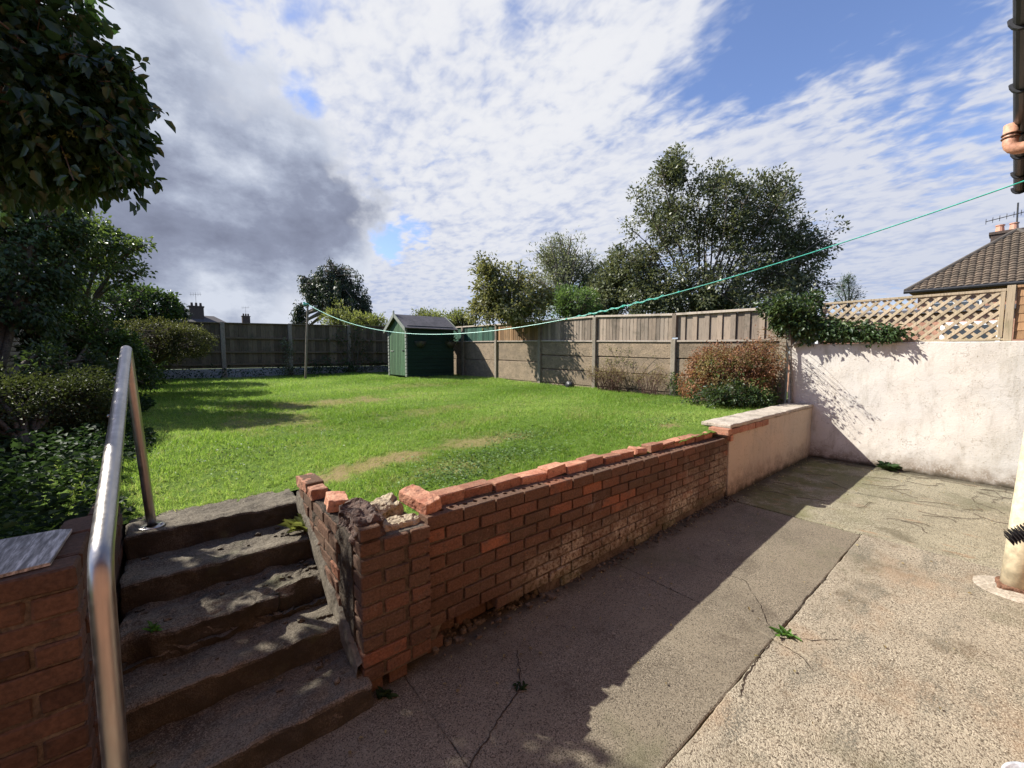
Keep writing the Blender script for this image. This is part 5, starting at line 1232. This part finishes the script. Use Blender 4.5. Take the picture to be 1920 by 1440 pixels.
# ================================================================ NEIGHBOURING HOUSES
def hip_house():
    h = thing('neighbour_house', 'brick bungalow with brown pantiled hip roof behind the lattice', 'house', (27, .2, 0))
    X0, Y1, Y0 = 24.0, 3.05, -2.65; ZE, ZP = 4.22, 6.62; ym = (Y0+Y1)/2; XP = X0+(Y1-Y0)/2
    mb = MB(); box2(mb, (X0+.35, Y0+.35, -.1), (X0+14, Y1-.35, ZE-.02)); mb.build('wall', M['housebrick'], h)
    # front hip face with real rolls and courses
    mb = MB(); nv = 22; nu = 27; sub = 4; L = Y1-Y0
    prev = None; vs = []; cols = nu*sub+1; rows = []
    for j in range(nv):
        for e in (0, 1):
            t = (j+e)/nv; half = (1-t)*L/2; lift = .035*(1-e)+.004
            r = []
            for i in range(cols):
                yy = Y0+L*i/(cols-1); yc = min(max(yy, ym-half), ym+half)
                w = .045*abs(math.sin(math.pi*i/sub))**.7
                r.append(Vector((X0+(XP-X0)*t, yc, ZE+(ZP-ZE)*t))+Vector((-.62, 0, .78))*(w+lift))
            rows.append(r)
    for r in rows: vs += r
    fs = []
    for j in range(len(rows)-1):
        for i in range(cols-1):
            a = j*cols+i
            if (vs[a]-vs[a+1]).length > .01 or (vs[a+cols]-vs[a+cols+1]).length > .01: fs.append((a, a+cols, a+cols+1, a+1))
    for f in fs: mb.f.append(f); mb.r.append(((f[0]//cols//2*31+(f[0] % cols)//4*17) % 13)/13); mb.mi.append(0)
    mb.v = [tuple(v) for v in vs]; mb.build('roof', M['rooftile'], h)
    mb = MB(); e = [(X0, Y0, ZE), (X0, Y1, ZE), (X0+14, Y1, ZE), (X0+14, Y0, ZE), (XP, ym, ZP-.02), (X0+14, ym, ZP-.02)]
    mb.add(e, [(0, 1, 4), (1, 2, 5, 4), (3, 0, 4, 5), (2, 3, 5), (0, 3, 2, 1)], .4); mb.build('roof_slope', M['rooftile'], h)
    for a, b in (((X0, Y1, ZE+.03), (XP, ym, ZP+.03)), ((X0, Y0, ZE+.03), (XP, ym, ZP+.03)), ((XP, ym, ZP+.03), (X0+14, ym, ZP+.03))):
        mb = MB(); tube(mb, [a, b], .085, 8); mb.build('ridge_tile', M['roofdark'], h)
    mb = MB(); tube(mb, [(X0-.03, Y0-.05, ZE-.03), (X0-.03, Y1+.05, ZE-.03)], .07, 8); mb.build('gutter', M['black'], h)
    for y0, y1, z0, z1 in ((.9, 2.35, 2.55, 3.75), (-1.5, -.1, 2.55, 3.75)):
        mb = MB(); box2(mb, (X0+.28, y0, z0), (X0+.36, y1, z1)); w = mb.build('window', M['white_paint'], h)
        for a, b in ((y0+.08, (y0+y1)/2-.04), ((y0+y1)/2+.04, y1-.08)):
            mb = MB(); box2(mb, (X0+.262, a, z0+.1), (X0+.275, b, z1-.1)); mb.build('pane', M['glass'], w)

    c = P(1887, 440, 18.6); mb = MB(); box2(mb, (c.x-.4, c.y-.44, 5.6), (c.x+.4, c.y+.44, c.z+.0)); box2(mb, (c.x-.45, c.y-.50, c.z+.003), (c.x+.45, c.y+.50, c.z+.12)); cm = mb.build('chimney', M['chimbrick'], h)
    for k in (-.2, .2):
        mb = MB(); lathe(mb, [(.15, 0), (.12, .28), (.15, .30), (.15, .34), (.10, .34), (.09, .1)], (c.x, c.y+k, c.z+.12), 12); mb.build('chimney_pot', M['terracotta'], cm)
    a = thing('television_aerial', 'thin metal television aerial fixed to the chimney of the bungalow at the right', 'aerial', (c.x, c.y-.5, c.z-.4))
    p0 = P(1905, 448, 18.4); p1 = P(1909, 380, 18.4)
    mb = MB(); tube(mb, [p0, p1], .028, 6); mb.build('mast', M['metal_dark'], a)
    mb = MB(); q = p0+(p1-p0)*.55; tube(mb, [q+Vector((0, .9, .1)), q+Vector((0, -.5, .3))], .018, 5)
    for k in range(7): m = q+Vector((0, .9-k*.2, .1+k*.03)); tube(mb, [m+Vector((-.15, 0, .0)), m+Vector((.15, 0, 0))], .010, 4); tube(mb, [m+Vector((0, 0, -.12)), m+Vector((0, 0, .12))], .010, 4)
    mb.build('antenna', M['metal_dark'], a)
hip_house()
ob = thing('outbuilding', 'low pinkish brick outbuilding seen through the left half of the lattice', 'building', (13.9, 2.8, 0))
mb = MB(); box2(mb, (13.6, -.6, -.1), (17, 5.6, 2.52)); mb.build('wall', M['housebrick'], ob)
mb = MB(); box2(mb, (13.45, -.7, 2.525), (17.1, 5.7, 2.62)); mb.build('roof', M['felt'], ob)
for y_ in (.2, 3.4):
    mb = MB(); box2(mb, (13.55, y_, 1.6), (13.63, y_+.9, 2.3)); w = mb.build('window', M['white_paint'], ob); mb = MB(); box2(mb, (13.535, y_+.08, 1.68), (13.545, y_+.82, 2.22)); mb.build('pane', M['glass'], w)
def far_house(lab, x, d, ytop, w, chim, seed):
    c = P(x, ytop, d); base = (c.x, c.y, .5); h = thing('distant_house', lab, 'house', base, 'distant houses over the back fence')
    zt = P(x, ytop+11, d).z; ze = zt-1.8
    mb = MB(); box2(mb, (c.x-w, c.y, .4), (c.x+w, c.y+7, ze)); mb.build('wall', M['housebrick'], h)
    mb = MB(); q = [(c.x-w-.3, c.y-.3, ze), (c.x+w+.3, c.y-.3, ze), (c.x+w+.3, c.y+7.3, ze), (c.x-w-.3, c.y+7.3, ze), (c.x-w*.35, c.y+3.5, zt), (c.x+w*.35, c.y+3.5, zt)]
    mb.add(q, [(0, 1, 5, 4), (1, 2, 5), (2, 3, 4, 5), (3, 0, 4), (0, 3, 2, 1)], .5); mb.build('roof', M['slate'], h)
    cx, cw = chim; mb = MB(); p = P(cx, ytop, d+2); box2(mb, (p.x-cw, p.y-.3, zt-1.0), (p.x+cw, p.y+.5, p.z)); box2(mb, (p.x-cw-.06, p.y-.36, p.z+.003), (p.x+cw+.06, p.y+.56, p.z+.12)); cm = mb.build('chimney', M['chimbrick'], h)
    for k in range(3): mb = MB(); lathe(mb, [(.12, 0), (.10, .35), (0, .35)], (p.x-cw*.6+k*cw*.6, p.y, p.z+.12), 8); mb.build('chimney_pot', M['chimbrick'], cm)
    return p
p = far_house('distant house with a broad brick chimney just right of the dome bush', 378, 42, 576, 3.4, (368, .62), 1)
p2 = far_house('distant house with only its chimney tip showing over the middle of the back fence', 462, 60, 594, 4.5, (461, .5), 2)
for nm, q, w in (('roof_aerial', p, 'spindly aerial standing on the distant broad chimney'), ('roof_aerial', p2, 'tiny aerial above the distant chimney tip')):
    mb = MB(); b = q+Vector((0, 0, .1)); tube(mb, [b, b+Vector((0, 0, 1.3))], .016, 5); tube(mb, [b+Vector((-.5, 0, 1.2)), b+Vector((.5, 0, 1.3))], .012, 4)
    for k in range(5): m = b+Vector((-.4+k*.2, 0, 1.22+k*.02)); tube(mb, [m+Vector((0, 0, -.2)), m+Vector((0, 0, .2))], .008, 4)
    o = mb.build(nm, M['metal_dark']); tag(o, w, 'aerial'); rebase(o, tuple(b))
plant('distant_tree', 'small dark tree beside the distant broad chimney', 'tree', (P(343, 700, 38).x, P(343, 700, 38).y, .5), clusters([ell(343, 588, 38, 12, 14)], 50, 120, shell=.2), 16, .4, .22, 'weeping', 121, kind='quad', trunk=[P(343, 680, 38), P(343, 600, 38)], r0=.1, twig=.03)
